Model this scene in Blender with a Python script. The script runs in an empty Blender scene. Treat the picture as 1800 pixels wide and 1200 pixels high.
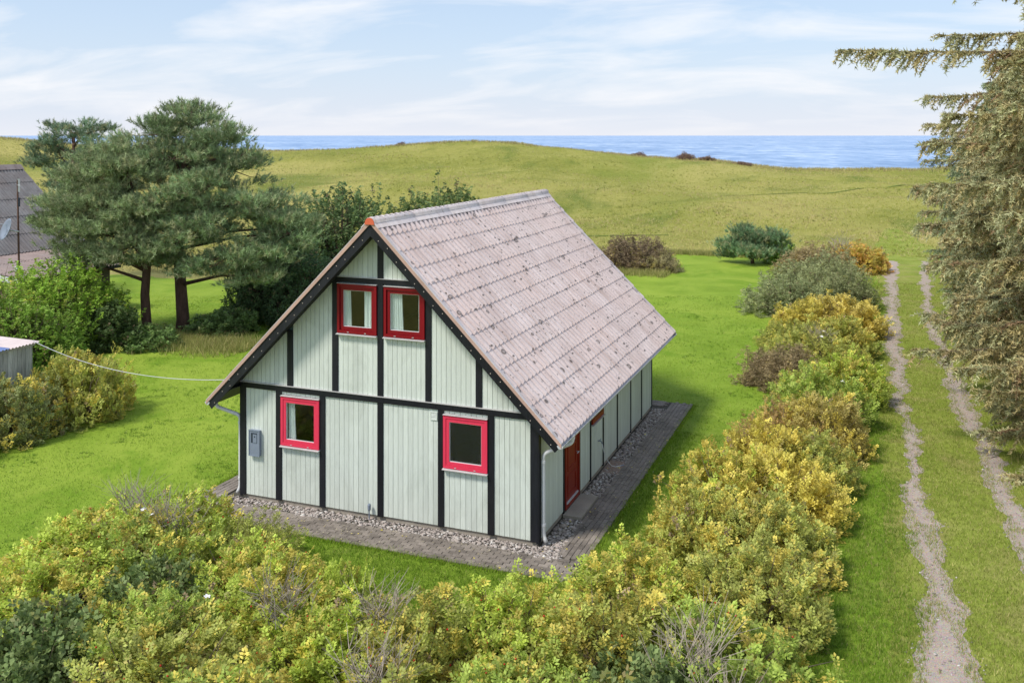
import bpy, math, random
import numpy as np
from mathutils import Vector, Matrix

SC = bpy.context.scene
COL = SC.collection

# ------------------------------------------------------------------ camera
cam_d = bpy.data.cameras.new('camera')
cam = bpy.data.objects.new('camera', cam_d)
COL.objects.link(cam)
cam.location = (9.4, -16.87, 7.84)
cam.rotation_euler = (math.pi / 2, 0, 0.3694)
cam_d.sensor_width = 36.0
cam_d.lens = 33.115
cam_d.shift_y = -0.2011
cam_d.clip_start = 0.2
cam_d.clip_end = 60000
SC.camera = cam

# ------------------------------------------------------------------ sky, sun, exposure
SUN_EL = math.radians(53)
SUN_AZ = math.atan2(-0.46, -0.60)          # clockwise from +Y
world = bpy.data.worlds.new('World')
SC.world = world
world.use_nodes = True
wn, wl = world.node_tree.nodes, world.node_tree.links
bg = wn['Background']
sky = wn.new('ShaderNodeTexSky')
sky.sky_type = 'NISHITA'
sky.sun_disc = False
sky.sun_elevation = SUN_EL
sky.sun_rotation = SUN_AZ
sky.altitude = 10
sky.air_density = 1.0
sky.dust_density = 0.6
sky.ozone_density = 1.6


def wnode(t, **kw):
    n = wn.new(t)
    for k, v in kw.items():
        setattr(n, k, v)
    return n


def wmath(op, a, b=None, clamp=False):
    n = wn.new('ShaderNodeMath')
    n.operation = op
    n.use_clamp = clamp
    for i, v in enumerate((a, b)):
        if v is None:
            continue
        if isinstance(v, (int, float)):
            n.inputs[i].default_value = v
        else:
            wl.new(v, n.inputs[i])
    return n.outputs[0]


tc = wn.new('ShaderNodeTexCoord')
sep = wn.new('ShaderNodeSeparateXYZ')
wl.new(tc.outputs['Generated'], sep.inputs[0])
zc = wmath('MAXIMUM', sep.outputs[2], 0.0)
zz = wmath('ADD', zc, 0.20)
cx_ = wmath('DIVIDE', sep.outputs[0], zz)
cy_ = wmath('DIVIDE', sep.outputs[1], zz)
comb = wn.new('ShaderNodeCombineXYZ')
wl.new(cx_, comb.inputs[0])
wl.new(cy_, comb.inputs[1])
cmap = wn.new('ShaderNodeMapping')
cmap.inputs['Rotation'].default_value = (0, 0, math.radians(-30))
cmap.inputs['Scale'].default_value = (0.75, 1.25, 1)
wl.new(comb.outputs[0], cmap.inputs['Vector'])
nz = wn.new('ShaderNodeTexNoise')
nz.inputs['Scale'].default_value = 1.7
nz.inputs['Detail'].default_value = 9
nz.inputs['Roughness'].default_value = 0.55
nz.inputs['Distortion'].default_value = 0.45
wl.new(cmap.outputs[0], nz.inputs['Vector'])
cr = wn.new('ShaderNodeValToRGB')
cr.color_ramp.elements[0].position = 0.45
cr.color_ramp.elements[0].color = (0, 0, 0, 1)
cr.color_ramp.elements[1].position = 0.68
cr.color_ramp.elements[1].color = (1, 1, 1, 1)
wl.new(nz.outputs['Fac'], cr.inputs[0])
# even thin haze of high cloud over the whole dome, thicker towards the horizon all the way round
veil = wmath('ADD', wmath('MULTIPLY', wmath('POWER', wmath('SUBTRACT', 1.0, zc, True), 9.0), 0.38), 0.52, True)
VEIL = wn.new('ShaderNodeMixRGB')
VEIL.inputs[2].default_value = (3.75, 4.6, 5.95, 1)
wl.new(veil, VEIL.inputs[0])
wl.new(sky.outputs[0], VEIL.inputs[1])
cf = wmath('MULTIPLY', cr.outputs[0], 0.8, True)
CLOUD = wn.new('ShaderNodeMixRGB')
CLOUD.inputs[2].default_value = (6.3, 6.35, 6.5, 1)
wl.new(cf, CLOUD.inputs[0])
wl.new(VEIL.outputs[0], CLOUD.inputs[1])
HAZE = wn.new('ShaderNodeMixRGB')
HAZE.inputs[2].default_value = (5.5, 5.55, 5.85, 1)
wl.new(wmath('MULTIPLY', wmath('POWER', wmath('SUBTRACT', 1.0, zc, True), 22.0), 0.85), HAZE.inputs[0])
wl.new(CLOUD.outputs[0], HAZE.inputs[1])
wl.new(HAZE.outputs[0], bg.inputs['Color'])
bg.inputs['Strength'].default_value = 0.086

sun_d = bpy.data.lights.new('sun', 'SUN')
sun_d.energy = 2.0
sun_d.angle = math.radians(11)
sun_d.color = (1.0, 0.94, 0.84)
sun = bpy.data.objects.new('sun', sun_d)
COL.objects.link(sun)
sdir = Vector((math.sin(SUN_AZ) * math.cos(SUN_EL), math.cos(SUN_AZ) * math.cos(SUN_EL), math.sin(SUN_EL)))
sun.rotation_euler = sdir.to_track_quat('Z', 'Y').to_euler()
sun.location = sdir * 60

vs = SC.view_settings
vs.view_transform = 'Standard'
vs.look = 'None'
vs.gamma = 1.0
vs.use_curve_mapping = False
vs.exposure = 0.9
SC.cycles.max_bounces = 6
SC.cycles.transparent_max_bounces = 8


# ------------------------------------------------------------------ node helpers
class NM:
    def __init__(self, name):
        self.m = bpy.data.materials.new(name)
        self.m.use_nodes = True
        self.t = self.m.node_tree
        self.n, self.l = self.t.nodes, self.t.links
        self.b = self.n['Principled BSDF']
        self.out = self.n['Material Output']
        self.geo = self.n.new('ShaderNodeNewGeometry')

    def put(self, sock, v):
        if isinstance(v, bpy.types.NodeSocket):
            self.l.new(v, sock)
        elif isinstance(v, (tuple, list)) and len(v) == 3 and sock.type == 'RGBA':
            sock.default_value = (*v, 1)
        else:
            sock.default_value = v

    def noise(self, scale, detail=4, rough=0.55, vec=None, dist=0.0, stretch=None):
        n = self.n.new('ShaderNodeTexNoise')
        n.inputs['Scale'].default_value = scale
        n.inputs['Detail'].default_value = detail
        n.inputs['Roughness'].default_value = rough
        n.inputs['Distortion'].default_value = dist
        v = vec or self.geo.outputs['Position']
        if stretch:
            mp = self.n.new('ShaderNodeMapping')
            mp.inputs['Scale'].default_value = stretch
            self.l.new(v, mp.inputs['Vector'])
            v = mp.outputs[0]
        self.l.new(v, n.inputs['Vector'])
        return n.outputs['Fac']

    def voro(self, scale, feature='F1', vec=None, rand=1.0):
        n = self.n.new('ShaderNodeTexVoronoi')
        n.feature = feature
        n.inputs['Scale'].default_value = scale
        n.inputs['Randomness'].default_value = rand
        self.l.new(vec or self.geo.outputs['Position'], n.inputs['Vector'])
        return n

    def ramp(self, fac, *stops):
        r = self.n.new('ShaderNodeValToRGB')
        e = r.color_ramp.elements
        while len(e) < len(stops):
            e.new(0.5)
        for el, (p, c) in zip(e, stops):
            el.position = p
            el.color = (*c, 1) if isinstance(c, (tuple, list)) else (c, c, c, 1)
        self.put(r.inputs[0], fac)
        return r.outputs[0]

    def mix(self, fac, a, b, mode='MIX'):
        n = self.n.new('ShaderNodeMixRGB')
        n.blend_type = mode
        self.put(n.inputs[0], fac)
        self.put(n.inputs[1], a)
        self.put(n.inputs[2], b)
        return n.outputs[0]

    def math(self, op, a, b=0.0, clamp=False):
        n = self.n.new('ShaderNodeMath')
        n.operation = op
        n.use_clamp = clamp
        self.put(n.inputs[0], a)
        self.put(n.inputs[1], b)
        return n.outputs[0]

    def bump(self, h, strength=0.4, dist=0.02):
        n = self.n.new('ShaderNodeBump')
        n.inputs['Strength'].default_value = strength
        n.inputs['Distance'].default_value = dist
        self.l.new(h, n.inputs['Height'])
        self.l.new(n.outputs[0], self.b.inputs['Normal'])

    def done(self, color=None, rough=0.8, spec=0.3, metal=0.0):
        if color is not None:
            self.put(self.b.inputs['Base Color'], color)
        self.put(self.b.inputs['Roughness'], rough)
        self.b.inputs['Specular IOR Level'].default_value = spec
        self.b.inputs['Metallic'].default_value = metal
        return self.m


def vary(name, c, amt=0.18, scale=3.0, rough=0.7, spec=0.3, fine=40.0, bump=0.15, stretch=None, metal=0.0, objvar=0.0):
    k = NM(name)
    n1 = k.noise(scale, 5, 0.6, stretch=stretch)
    n2 = k.noise(fine, 3, 0.6, stretch=stretch)
    f = k.math('ADD', k.math('MULTIPLY', n1, 0.65), k.math('MULTIPLY', n2, 0.35))
    lo = tuple(x * (1 - amt) for x in c)
    hi = tuple(min(1, x * (1 + amt)) for x in c)
    col = k.ramp(f, (0.3, lo), (0.7, hi))
    if objvar:
        oi = k.n.new('ShaderNodeObjectInfo')
        v = k.math('ADD', k.math('MULTIPLY', oi.outputs['Random'], 2 * objvar), 1 - objvar)
        col = k.mix(1.0, col, v, 'MULTIPLY')
    if bump:
        k.bump(n2, bump, 0.01)
    return k.done(col, rough, spec, metal)


# ------------------------------------------------------------------ object helpers
def tag(o, label=None, cat=None, group=None, kind=None):
    if label:
        o['label'] = label
    if cat:
        o['category'] = cat
    if group:
        o['group'] = group
    if kind:
        o['kind'] = kind
    return o


def link(name, me, parent=None, loc=None, rot=None):
    o = bpy.data.objects.new(name, me)
    COL.objects.link(o)
    if parent is not None:
        o.parent = parent
    if loc is not None:
        o.location = loc
    if rot is not None:
        o.rotation_euler = rot
    return o


def empty(name, loc=(0, 0, 0), rz=0.0):
    o = bpy.data.objects.new(name, None)
    COL.objects.link(o)
    o.empty_display_size = 0.2
    o.location = loc
    o.rotation_euler = (0, 0, rz)
    return o


def bulk(name, V, F, mat, C=None, smooth=False, nor=None):
    """mesh from arrays; F is (n,k) with one k"""
    V = np.asarray(V, np.float32)
    F = np.asarray(F, np.int32)
    me = bpy.data.meshes.new(name)
    n, k = F.shape
    me.vertices.add(len(V))
    me.vertices.foreach_set('co', V.ravel())
    me.loops.add(n * k)
    me.loops.foreach_set('vertex_index', F.ravel())
    me.polygons.add(n)
    me.polygons.foreach_set('loop_start', np.arange(0, n * k, k, dtype=np.int32))
    me.polygons.foreach_set('loop_total', np.full(n, k, np.int32))
    me.update(calc_edges=True)
    if C is not None:
        a = me.color_attributes.new('tint', 'FLOAT_COLOR', 'POINT')
        cc = np.ones((len(V), 4), np.float32)
        cc[:, :3] = C
        a.data.foreach_set('color', cc.ravel())
    if smooth:
        me.polygons.foreach_set('use_smooth', np.ones(n, bool))
    if mat:
        me.materials.append(mat)
    return me


class MB:
    """collects simple solids into one mesh"""

    def __init__(self):
        self.v, self.f = [], []

    def add(self, V, F):
        b = len(self.v)
        self.v += [tuple(p) for p in V]
        self.f += [tuple(b + i for i in q) for q in F]
        return self

    def box(self, x0, x1, y0, y1, z0, z1):
        V = [(x, y, z) for z in (z0, z1) for y in (y0, y1) for x in (x0, x1)]
        return self.add(V, [(0, 2, 3, 1), (4, 5, 7, 6), (0, 1, 5, 4), (2, 6, 7, 3), (0, 4, 6, 2), (1, 3, 7, 5)])

    def prism(self, poly, axis, a0, a1):
        """extrude a 2D polygon (counter-clockwise or not) along an axis"""
        n = len(poly)

        def P(p, a):
            if axis == 'y':
                return (p[0], a, p[1])
            if axis == 'x':
                return (a, p[0], p[1])
            return (p[0], p[1], a)
        V = [P(p, a0) for p in poly] + [P(p, a1) for p in poly]
        F = [tuple(range(n - 1, -1, -1)), tuple(range(n, 2 * n))]
        F += [(i, (i + 1) % n, n + (i + 1) % n, n + i) for i in range(n)]
        return self.add(V, F)

    def tube(self, pts, rad, seg=8, cap=True):
        pts = [Vector(p) for p in pts]
        if not isinstance(rad, (list, tuple, np.ndarray)):
            rad = [rad] * len(pts)
        b = len(self.v)
        up = None
        for i, p in enumerate(pts):
            t = (pts[min(i + 1, len(pts) - 1)] - pts[max(i - 1, 0)]).normalized()
            if up is None:
                up = t.orthogonal().normalized()
            up = (up - t * up.dot(t))
            up = up.normalized() if up.length > 1e-6 else t.orthogonal().normalized()
            s = t.cross(up)
            for k in range(seg):
                a = 2 * math.pi * k / seg
                self.v.append(tuple(p + (up * math.cos(a) + s * math.sin(a)) * rad[i]))
        for i in range(len(pts) - 1):
            for k in range(seg):
                k2 = (k + 1) % seg
                self.f.append((b + i * seg + k, b + i * seg + k2, b + (i + 1) * seg + k2, b + (i + 1) * seg + k))
        if cap:
            self.f.append(tuple(b + k for k in range(seg - 1, -1, -1)))
            self.f.append(tuple(b + (len(pts) - 1) * seg + k for k in range(seg)))
        return self

    def mesh(self, name, mat, smooth=False):
        me = bpy.data.meshes.new(name)
        me.from_pydata(self.v, [], self.f)
        me.update()
        if mat:
            me.materials.append(mat)
        if smooth:
            me.polygons.foreach_set('use_smooth', np.ones(len(me.polygons), bool))
        return me

    def build(self, name, mat, parent=None, smooth=False, loc=None):
        return link(name, self.mesh(name, mat, smooth), parent, loc)


def hnoise(x, y, seed=0):
    """cheap smooth value noise for numpy arrays"""
    x = np.asarray(x, float)
    y = np.asarray(y, float)
    xi, yi = np.floor(x), np.floor(y)
    fx, fy = x - xi, y - yi
    fx = fx * fx * (3 - 2 * fx)
    fy = fy * fy * (3 - 2 * fy)

    def h(a, b):
        v = np.sin(a * 127.1 + b * 311.7 + seed * 74.7) * 43758.5453
        return v - np.floor(v)
    return (h(xi, yi) * (1 - fx) + h(xi + 1, yi) * fx) * (1 - fy) + (h(xi, yi + 1) * (1 - fx) + h(xi + 1, yi + 1) * fx) * fy


def norm(a):
    return a / np.maximum(np.linalg.norm(a, axis=-1, keepdims=True), 1e-9)


# ------------------------------------------------------------------ materials
M = {}


def ground_mat(name, stops, scale, patch, patchcol, patchscale, fine=22.0, bump=0.6, bdist=0.05, stretch=None, patch_lo=0.52, patch_hi=0.66, broad=None):
    k = NM(name)
    n1 = k.noise(scale, 6, 0.6, dist=0.4, stretch=stretch)
    n2 = k.noise(fine, 5, 0.7, stretch=stretch)
    n3 = k.noise(fine * 5, 3, 0.6)
    f = k.math('ADD', k.math('MULTIPLY', n1, 0.5), k.math('ADD', k.math('MULTIPLY', n2, 0.32), k.math('MULTIPLY', n3, 0.18)))
    col = k.ramp(f, *stops)
    p = k.noise(patchscale, 5, 0.6, dist=0.8, stretch=stretch)
    pf = k.math('MULTIPLY', k.ramp(p, (patch_lo, 0.0), (patch_hi, 1.0)), patch)
    col = k.mix(pf, col, patchcol)
    if broad:
        b1 = k.noise(broad[0], 4, 0.55, dist=0.6, stretch=stretch)
        col = k.mix(k.ramp(b1, (0.45, 0.0), (0.62, broad[2])), col, broad[1])
        b2 = k.noise(broad[0] * 3.1, 5, 0.65, dist=0.6, stretch=stretch)
        col = k.mix(k.ramp(b2, (0.53, 0.0), (0.66, broad[4])), col, broad[3])
    k.bump(k.math('ADD', n2, n3), bump, bdist)
    return k.done(col, 0.9, 0.15)


M['lawn'] = ground_mat('lawn_grass', [(0.34, (0.14, 0.23, 0.016)), (0.5, (0.20, 0.31, 0.028)), (0.66, (0.285, 0.39, 0.05))],
                       0.55, 0.55, (0.29, 0.37, 0.05), 0.33, fine=9.0, broad=(0.11, (0.30, 0.40, 0.05), 0.7, (0.13, 0.25, 0.012), 0.7))
M['meadow'] = ground_mat('meadow_grass', [(0.34, (0.20, 0.225, 0.035)), (0.5, (0.33, 0.335, 0.07)), (0.64, (0.48, 0.44, 0.14))],
                         0.10, 0.65, (0.22, 0.29, 0.04), 0.045, fine=1.6, bump=0.9, bdist=0.3, stretch=(1.0, 0.55, 1.0), broad=(0.028, (0.52, 0.46, 0.15), 0.85, (0.16, 0.215, 0.035), 0.8))
M['lane'] = ground_mat('lane_grass', [(0.33, (0.145, 0.205, 0.02)), (0.5, (0.24, 0.295, 0.045)), (0.67, (0.36, 0.38, 0.10))],
                       0.8, 0.6, (0.33, 0.29, 0.11), 0.7, fine=10.0)


def rut_mat():
    k = NM('rut_gravel')
    v = k.voro(55.0)
    n = k.noise(2.2, 5, 0.65)
    n2 = k.noise(70, 4, 0.7)
    c1 = k.mix(n, (0.25, 0.20, 0.155), (0.49, 0.41, 0.345))
    cst = k.mix(0.45, c1, v.outputs['Color'], 'SOFT_LIGHT')
    col = k.mix(k.ramp(n2, (0.45, 0.0), (0.6, 0.5)), cst, (0.57, 0.50, 0.44))
    k.bump(v.outputs['Distance'], 0.7, 0.02)
    return k.done(col, 0.95, 0.15)


M['rut'] = rut_mat()


def sea_mat():
    k = NM('sea_water')
    mp = k.n.new('ShaderNodeMapping')
    mp.inputs['Rotation'].default_value = (0, 0, -0.3694)
    k.l.new(k.geo.outputs['Position'], mp.inputs['Vector'])
    v = mp.outputs[0]
    n1 = k.noise(0.055, 5, 0.65, vec=v, stretch=(1.0, 0.30, 1), dist=0.4)
    n2 = k.noise(0.006, 5, 0.6, vec=v, stretch=(0.8, 0.55, 1))
    n3 = k.noise(0.14, 4, 0.7, vec=v, stretch=(1.0, 0.28, 1))
    f = k.math('ADD', k.math('MULTIPLY', n1, 0.45), k.math('ADD', k.math('MULTIPLY', n2, 0.3), k.math('MULTIPLY', n3, .25)))
    col = k.ramp(f, (0.40, (0.12, 0.235, 0.45)), (0.50, (0.24, 0.38, 0.61)), (0.60, (0.50, 0.61, 0.78)))
    cap = k.math('MULTIPLY', k.ramp(n3, (0.60, 0.0), (0.68, 1.0)), k.ramp(n1, (0.5, 0.0), (0.62, 0.8)))
    col = k.mix(cap, col, (0.80, 0.84, 0.88))
    k.bump(k.math('ADD', n1, n3), 0.8, 2.0)
    return k.done(col, 0.4, 0.3)


M['sea'] = sea_mat()


def paint_mat(name, c, grain=(14, 14, 0.8), amt=0.10, rough=0.62, objvar=0.07, dirt=0.35, dirtcol=(0.25, 0.27, 0.22)):
    k = NM(name)
    g = k.noise(4.0, 5, 0.65, stretch=grain)
    d = k.noise(1.3, 6, 0.7, dist=0.6, stretch=(1, 1, 0.45))
    col = k.ramp(g, (0.3, tuple(x * (1 - amt) for x in c)), (0.7, tuple(min(1, x * (1 + amt)) for x in c)))
    col = k.mix(k.math('MULTIPLY', k.ramp(d, (0.5, 0.0), (0.75, 1.0)), dirt), col, dirtcol)
    oi = k.n.new('ShaderNodeObjectInfo')
    col = k.mix(1.0, col, k.math('ADD', k.math('MULTIPLY', oi.outputs['Random'], 2 * objvar), 1 - objvar), 'MULTIPLY')
    k.bump(g, 0.15, 0.006)
    return k.done(col, rough, 0.3)


M['plank'] = paint_mat('pale_green_paint', (0.64, 0.69, 0.635))
M['core'] = vary('groove_paint', (0.10, 0.17, 0.16), 0.1)
M['black'] = paint_mat('black_paint', (0.012, 0.013, 0.018), amt=0.35, rough=0.5, objvar=0.2, dirt=0.3, dirtcol=(0.045, 0.045, 0.05))
M['red'] = paint_mat('pinkish_red_paint', (0.74, 0.045, 0.10), amt=0.08, rough=0.45, objvar=0.04, dirt=0.12, dirtcol=(0.72, 0.12, 0.15))
M['darkred'] = paint_mat('deep_red_paint', (0.22, 0.004, 0.012), amt=0.15, rough=0.35, objvar=0.05, dirt=0.1, dirtcol=(0.25, 0.02, 0.03))
M['doorred'] = paint_mat('brown_red_stain', (0.26, 0.022, 0.012), amt=0.25, rough=0.4, objvar=0.05, dirt=0.2, dirtcol=(0.12, 0.02, 0.012))
M['sill'] = vary('pale_zinc', (0.50, 0.49, 0.49), 0.15, rough=0.45, spec=0.4)
M['white'] = vary('white_plastic', (0.68, 0.69, 0.71), 0.06, rough=0.35, spec=0.4, bump=0)
M['gutter'] = vary('pale_gutter_metal', (0.55, 0.57, 0.60), 0.12, rough=0.35, spec=0.5, bump=0)
M['steel'] = vary('screw_steel', (0.6, 0.52, 0.46), 0.1, rough=0.4, bump=0)
M['concrete'] = vary('concrete', (0.36, 0.32, 0.27), 0.22, scale=2.5, rough=0.9, spec=0.2, bump=0.3)
M['greyplastic'] = vary('grey_plastic', (0.22, 0.26, 0.33), 0.08, rough=0.4, bump=0)
M['darkplastic'] = vary('dark_plastic', (0.03, 0.04, 0.06), 0.1, rough=0.3, bump=0)
M['curtain'] = vary('white_curtain_cloth', (0.88, 0.90, 0.91), 0.03, scale=8, rough=0.9, bump=0)
M['interior'] = vary('interior_dark_timber', (0.10, 0.085, 0.06), 0.2, rough=0.8)
M['verge'] = vary('terracotta_verge', (0.50, 0.33, 0.27), 0.25, scale=1.5, rough=0.8)
M['orange'] = vary('orange_tile', (0.62, 0.13, 0.06), 0.1, rough=0.6)


def roof_mat(name, base, hi, pink, lichen=True, spotty=1.0):
    k = NM(name)
    pos = k.geo.outputs['Position']
    n1 = k.noise(1.1, 6, 0.65, dist=0.5)
    n2 = k.noise(26, 5, 0.7)
    col = k.ramp(n1, (0.32, base), (0.68, hi))
    pk = k.noise(0.6, 4, 0.6)
    col = k.mix(k.ramp(pk, (0.45, 0.0), (0.7, 0.7)), col, pink)
    col = k.mix(k.math('MULTIPLY', k.ramp(n2, (0.5, 0.0), (0.75, 1.0)), 0.4), col, tuple(x * 0.55 for x in base))
    # run-off streaks down the slope
    sx_ = k.n.new('ShaderNodeSeparateXYZ')
    k.l.new(pos, sx_.inputs[0])
    cv = k.n.new('ShaderNodeCombineXYZ')
    k.l.new(k.math('MULTIPLY', sx_.outputs[1], 7.0), cv.inputs[0])
    k.l.new(k.math('MULTIPLY', k.math('SUBTRACT', sx_.outputs[0], sx_.outputs[2]), 0.55), cv.inputs[1])
    st_n = k.noise(1.0, 6, 0.7, vec=cv.outputs[0], dist=0.3)
    col = k.mix(k.math('MULTIPLY', k.ramp(st_n, (0.5, 0.0), (0.66, 1.0)), 0.5), col, tuple(x * f for x, f in zip(base, (0.74, 0.66, 0.60))))
    if lichen:
        wob = k.n.new('ShaderNodeMixRGB')
        wob.inputs[0].default_value = 0.012
        nn = k.n.new('ShaderNodeTexNoise')
        nn.inputs['Scale'].default_value = 30
        k.l.new(pos, nn.inputs['Vector'])
        k.l.new(pos, wob.inputs[1])
        k.l.new(nn.outputs['Color'], wob.inputs[2])
        zone = k.noise(0.45, 4, 0.6)
        for sc, r0, r1, thr, c, a in ((3.1, 0.14, 0.21, 0.54, (0.045, 0.042, 0.04), 0.92),
                                      (7.0, 0.14, 0.22, 0.44, (0.085, 0.08, 0.078), 0.85),
                                      (16.0, 0.16, 0.26, 0.50, (0.15, 0.135, 0.13), 0.7)):
            v = k.voro(sc, vec=wob.outputs[0])
            # pick a share of the cells, more of them where the zone noise is high
            sepc = k.n.new('ShaderNodeSeparateColor')
            k.l.new(v.outputs['Color'], sepc.inputs[0])
            pick = k.math('GREATER_THAN', k.math('ADD', sepc.outputs[0], k.math('MULTIPLY', k.math('SUBTRACT', zone, 0.5), 1.6)), thr)
            # uneven radius, dark rim and a paler middle
            rad = k.math('ADD', k.math('MULTIPLY', sepc.outputs[1], 0.5), 0.75)
            dd = k.math('DIVIDE', v.outputs['Distance'], rad)
            ring = k.ramp(dd, (0.0, 0.35), (r0 * 0.75, 0.55), (r0, 1.0), (r1, 0.0)) if sc < 4 else k.ramp(dd, (r0, 1.0), (r1, 0.0))
            fac = k.math('MULTIPLY', k.math('MULTIPLY', ring, pick), a * spotty)
            col = k.mix(fac, col, c)
    k.bump(n2, 0.25, 0.01)
    return k.done(col, 0.9, 0.15)


M['roof'] = roof_mat('fibre_cement', (0.57, 0.47, 0.455), (0.73, 0.63, 0.62), (0.70, 0.565, 0.535))
M['ridge'] = roof_mat('fibre_cement_ridge', (0.56, 0.51, 0.515), (0.70, 0.65, 0.665), (0.62, 0.55, 0.56), True, 0.3)
M['roofdeck'] = vary('roof_underlay', (0.03, 0.03, 0.032), 0.2)
M['nbroof'] = roof_mat('old_dark_fibre_cement', (0.15, 0.145, 0.15), (0.24, 0.235, 0.24), (0.22, 0.19, 0.185), True, 0.4)
M['nblean'] = roof_mat('brown_fibre_cement', (0.24, 0.195, 0.19), (0.34, 0.285, 0.275), (0.32, 0.235, 0.21), True, 0.4)
M['shedwood'] = paint_mat('weathered_board', (0.42, 0.44, 0.40), amt=0.35, rough=0.9, objvar=0.25, dirt=0.5, dirtcol=(0.14, 0.17, 0.13))
M['shedroof'] = vary('pinkish_corrugated_plastic', (0.56, 0.48, 0.47), 0.2, scale=2, rough=0.5)
M['shedblue'] = vary('blue_corrugated_plastic', (0.13, 0.19, 0.40), 0.2, scale=2, rough=0.5)
M['rust'] = vary('rusty_mast', (0.13, 0.07, 0.055), 0.3, scale=4, rough=0.8)
M['brick'] = vary('mossy_paver', (0.205, 0.178, 0.155), 0.42, scale=2.3, rough=0.95, spec=0.15, fine=30, bump=0.5, objvar=0.22)
M['joint'] = vary('paving_joint', (0.085, 0.078, 0.06), 0.5, scale=6, rough=1.0)
M['pebble'] = vary('beach_pebble', (0.40, 0.36, 0.33), 0.45, scale=9, rough=0.8, fine=25, bump=0.1)
M['sand'] = vary('sand', (0.30, 0.22, 0.18), 0.2, scale=8, rough=1.0)
M['bark'] = vary('pine_bark', (0.125, 0.075, 0.055), 0.5, scale=2.5, rough=0.95, fine=14, bump=0.9, stretch=(3, 3, 0.7))
M['stem'] = vary('bush_stem', (0.15, 0.115, 0.085), 0.4, scale=6, rough=0.9)
M['deadtwig'] = vary('dead_twig', (0.34, 0.29, 0.24), 0.4, scale=6, rough=0.9)
M['hip'] = vary('rose_hip_red', (0.42, 0.025, 0.012), 0.3, scale=20, rough=0.35, bump=0)
M['petal'] = vary('white_petal', (0.78, 0.76, 0.78), 0.05, rough=0.6, bump=0)
M['pinkpetal'] = vary('pink_petal', (0.55, 0.08, 0.30), 0.1, rough=0.6, bump=0)
M['cable'] = vary('pale_cable', (0.55, 0.56, 0.60), 0.05, rough=0.5, bump=0)


def glass_mat(name, frost=0.0, tint=(0.9, 0.94, 0.92), gloss_rough=0.01):
    k = NM(name)
    k.n.remove(k.b)
    tr = k.n.new('ShaderNodeBsdfTransparent')
    tr.inputs[0].default_value = (*tint, 1)
    gl = k.n.new('ShaderNodeBsdfGlossy')
    gl.inputs['Roughness'].default_value = gloss_rough
    fr = k.n.new('ShaderNodeLayerWeight')
    fc = k.math('ADD', k.math('MULTIPLY', k.math('POWER', fr.outputs['Facing'], 3.0), 0.6), 0.05, True)
    mx = k.n.new('ShaderNodeMixShader')
    k.l.new(fc, mx.inputs[0])
    k.l.new(gl.outputs[0], mx.inputs[2])
    if frost:
        v = k.voro(42.0)
        bp = k.n.new('ShaderNodeBump')
        bp.inputs['Strength'].default_value = 0.6
        bp.inputs['Distance'].default_value = 0.01
        k.l.new(v.outputs['Distance'], bp.inputs['Height'])
        k.l.new(bp.outputs[0], gl.inputs['Normal'])
        tl = k.n.new('ShaderNodeBsdfTranslucent')
        tl.inputs[0].default_value = (0.55, 0.62, 0.66, 1)
        k.l.new(bp.outputs[0], tl.inputs['Normal'])
        df = k.n.new('ShaderNodeMixShader')
        df.inputs[0].default_value = frost
        k.l.new(tr.outputs[0], df.inputs[1])
        k.l.new(tl.outputs[0], df.inputs[2])
        k.l.new(df.outputs[0], mx.inputs[1])
    else:
        k.l.new(tr.outputs[0], mx.inputs[1])
    k.l.new(mx.outputs[0], k.out.inputs[0])
    return k.m


M['glass'] = glass_mat('window_glass')
M['frost'] = glass_mat('patterned_glass', 0.16, gloss_rough=0.12)


def foliage_mat(name, yellow=(0.70, 0.59, 0.13), brown=(0.38, 0.28, 0.17), transl=0.35, brown_thr=0.88, rough=0.55):
    """tint.r brightness, tint.g autumn rank, tint.b dead rank; object colour = leaf colour, its alpha = share turned yellow"""
    k = NM(name)
    at = k.n.new('ShaderNodeAttribute')
    at.attribute_name = 'tint'
    sp = k.n.new('ShaderNodeSeparateColor')
    k.l.new(at.outputs['Color'], sp.inputs[0])
    oi = k.n.new('ShaderNodeObjectInfo')
    fa = k.math('MULTIPLY', k.math('ADD', k.math('SUBTRACT', sp.outputs[1], 1.0), oi.outputs['Alpha']), 5.0, True)
    col = k.mix(fa, oi.outputs['Color'], yellow)
    fb = k.math('MULTIPLY', k.math('SUBTRACT', sp.outputs[2], brown_thr), 12.0, True)
    col = k.mix(fb, col, brown)
    br = k.math('ADD', k.math('MULTIPLY', sp.outputs[0], 0.9), 0.55)
    col = k.mix(1.0, col, br, 'MULTIPLY')
    k.done(col, rough, 0.25)
    tl = k.n.new('ShaderNodeBsdfTranslucent')
    k.l.new(col, tl.inputs[0])
    mx = k.n.new('ShaderNodeMixShader')
    mx.inputs[0].default_value = transl
    k.l.new(k.b.outputs[0], mx.inputs[1])
    k.l.new(tl.outputs[0], mx.inputs[2])
    k.l.new(mx.outputs[0], k.out.inputs[0])
    return k.m


M['leaf'] = foliage_mat('shrub_leaves')
M['needle'] = foliage_mat('pine_needles', yellow=(0.44, 0.45, 0.25), brown=(0.30, 0.21, 0.12), transl=0.2, brown_thr=0.86)
M['spruce'] = foliage_mat('spruce_needles', yellow=(0.50, 0.42, 0.20), brown=(0.42, 0.28, 0.16), transl=0.2, brown_thr=0.80)
M['blade'] = foliage_mat('grass_blades', yellow=(0.55, 0.48, 0.20), brown=(0.40, 0.33, 0.19), transl=0.3, brown_thr=0.95, rough=0.7)

# ------------------------------------------------------------------ terrain
CX, CY = 9.4, -16.87
FX, FY = -math.sin(0.3694), math.cos(0.3694)     # inland-to-sea direction
RX, RY = math.cos(0.3694), math.sin(0.3694)      # along the shore


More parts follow.
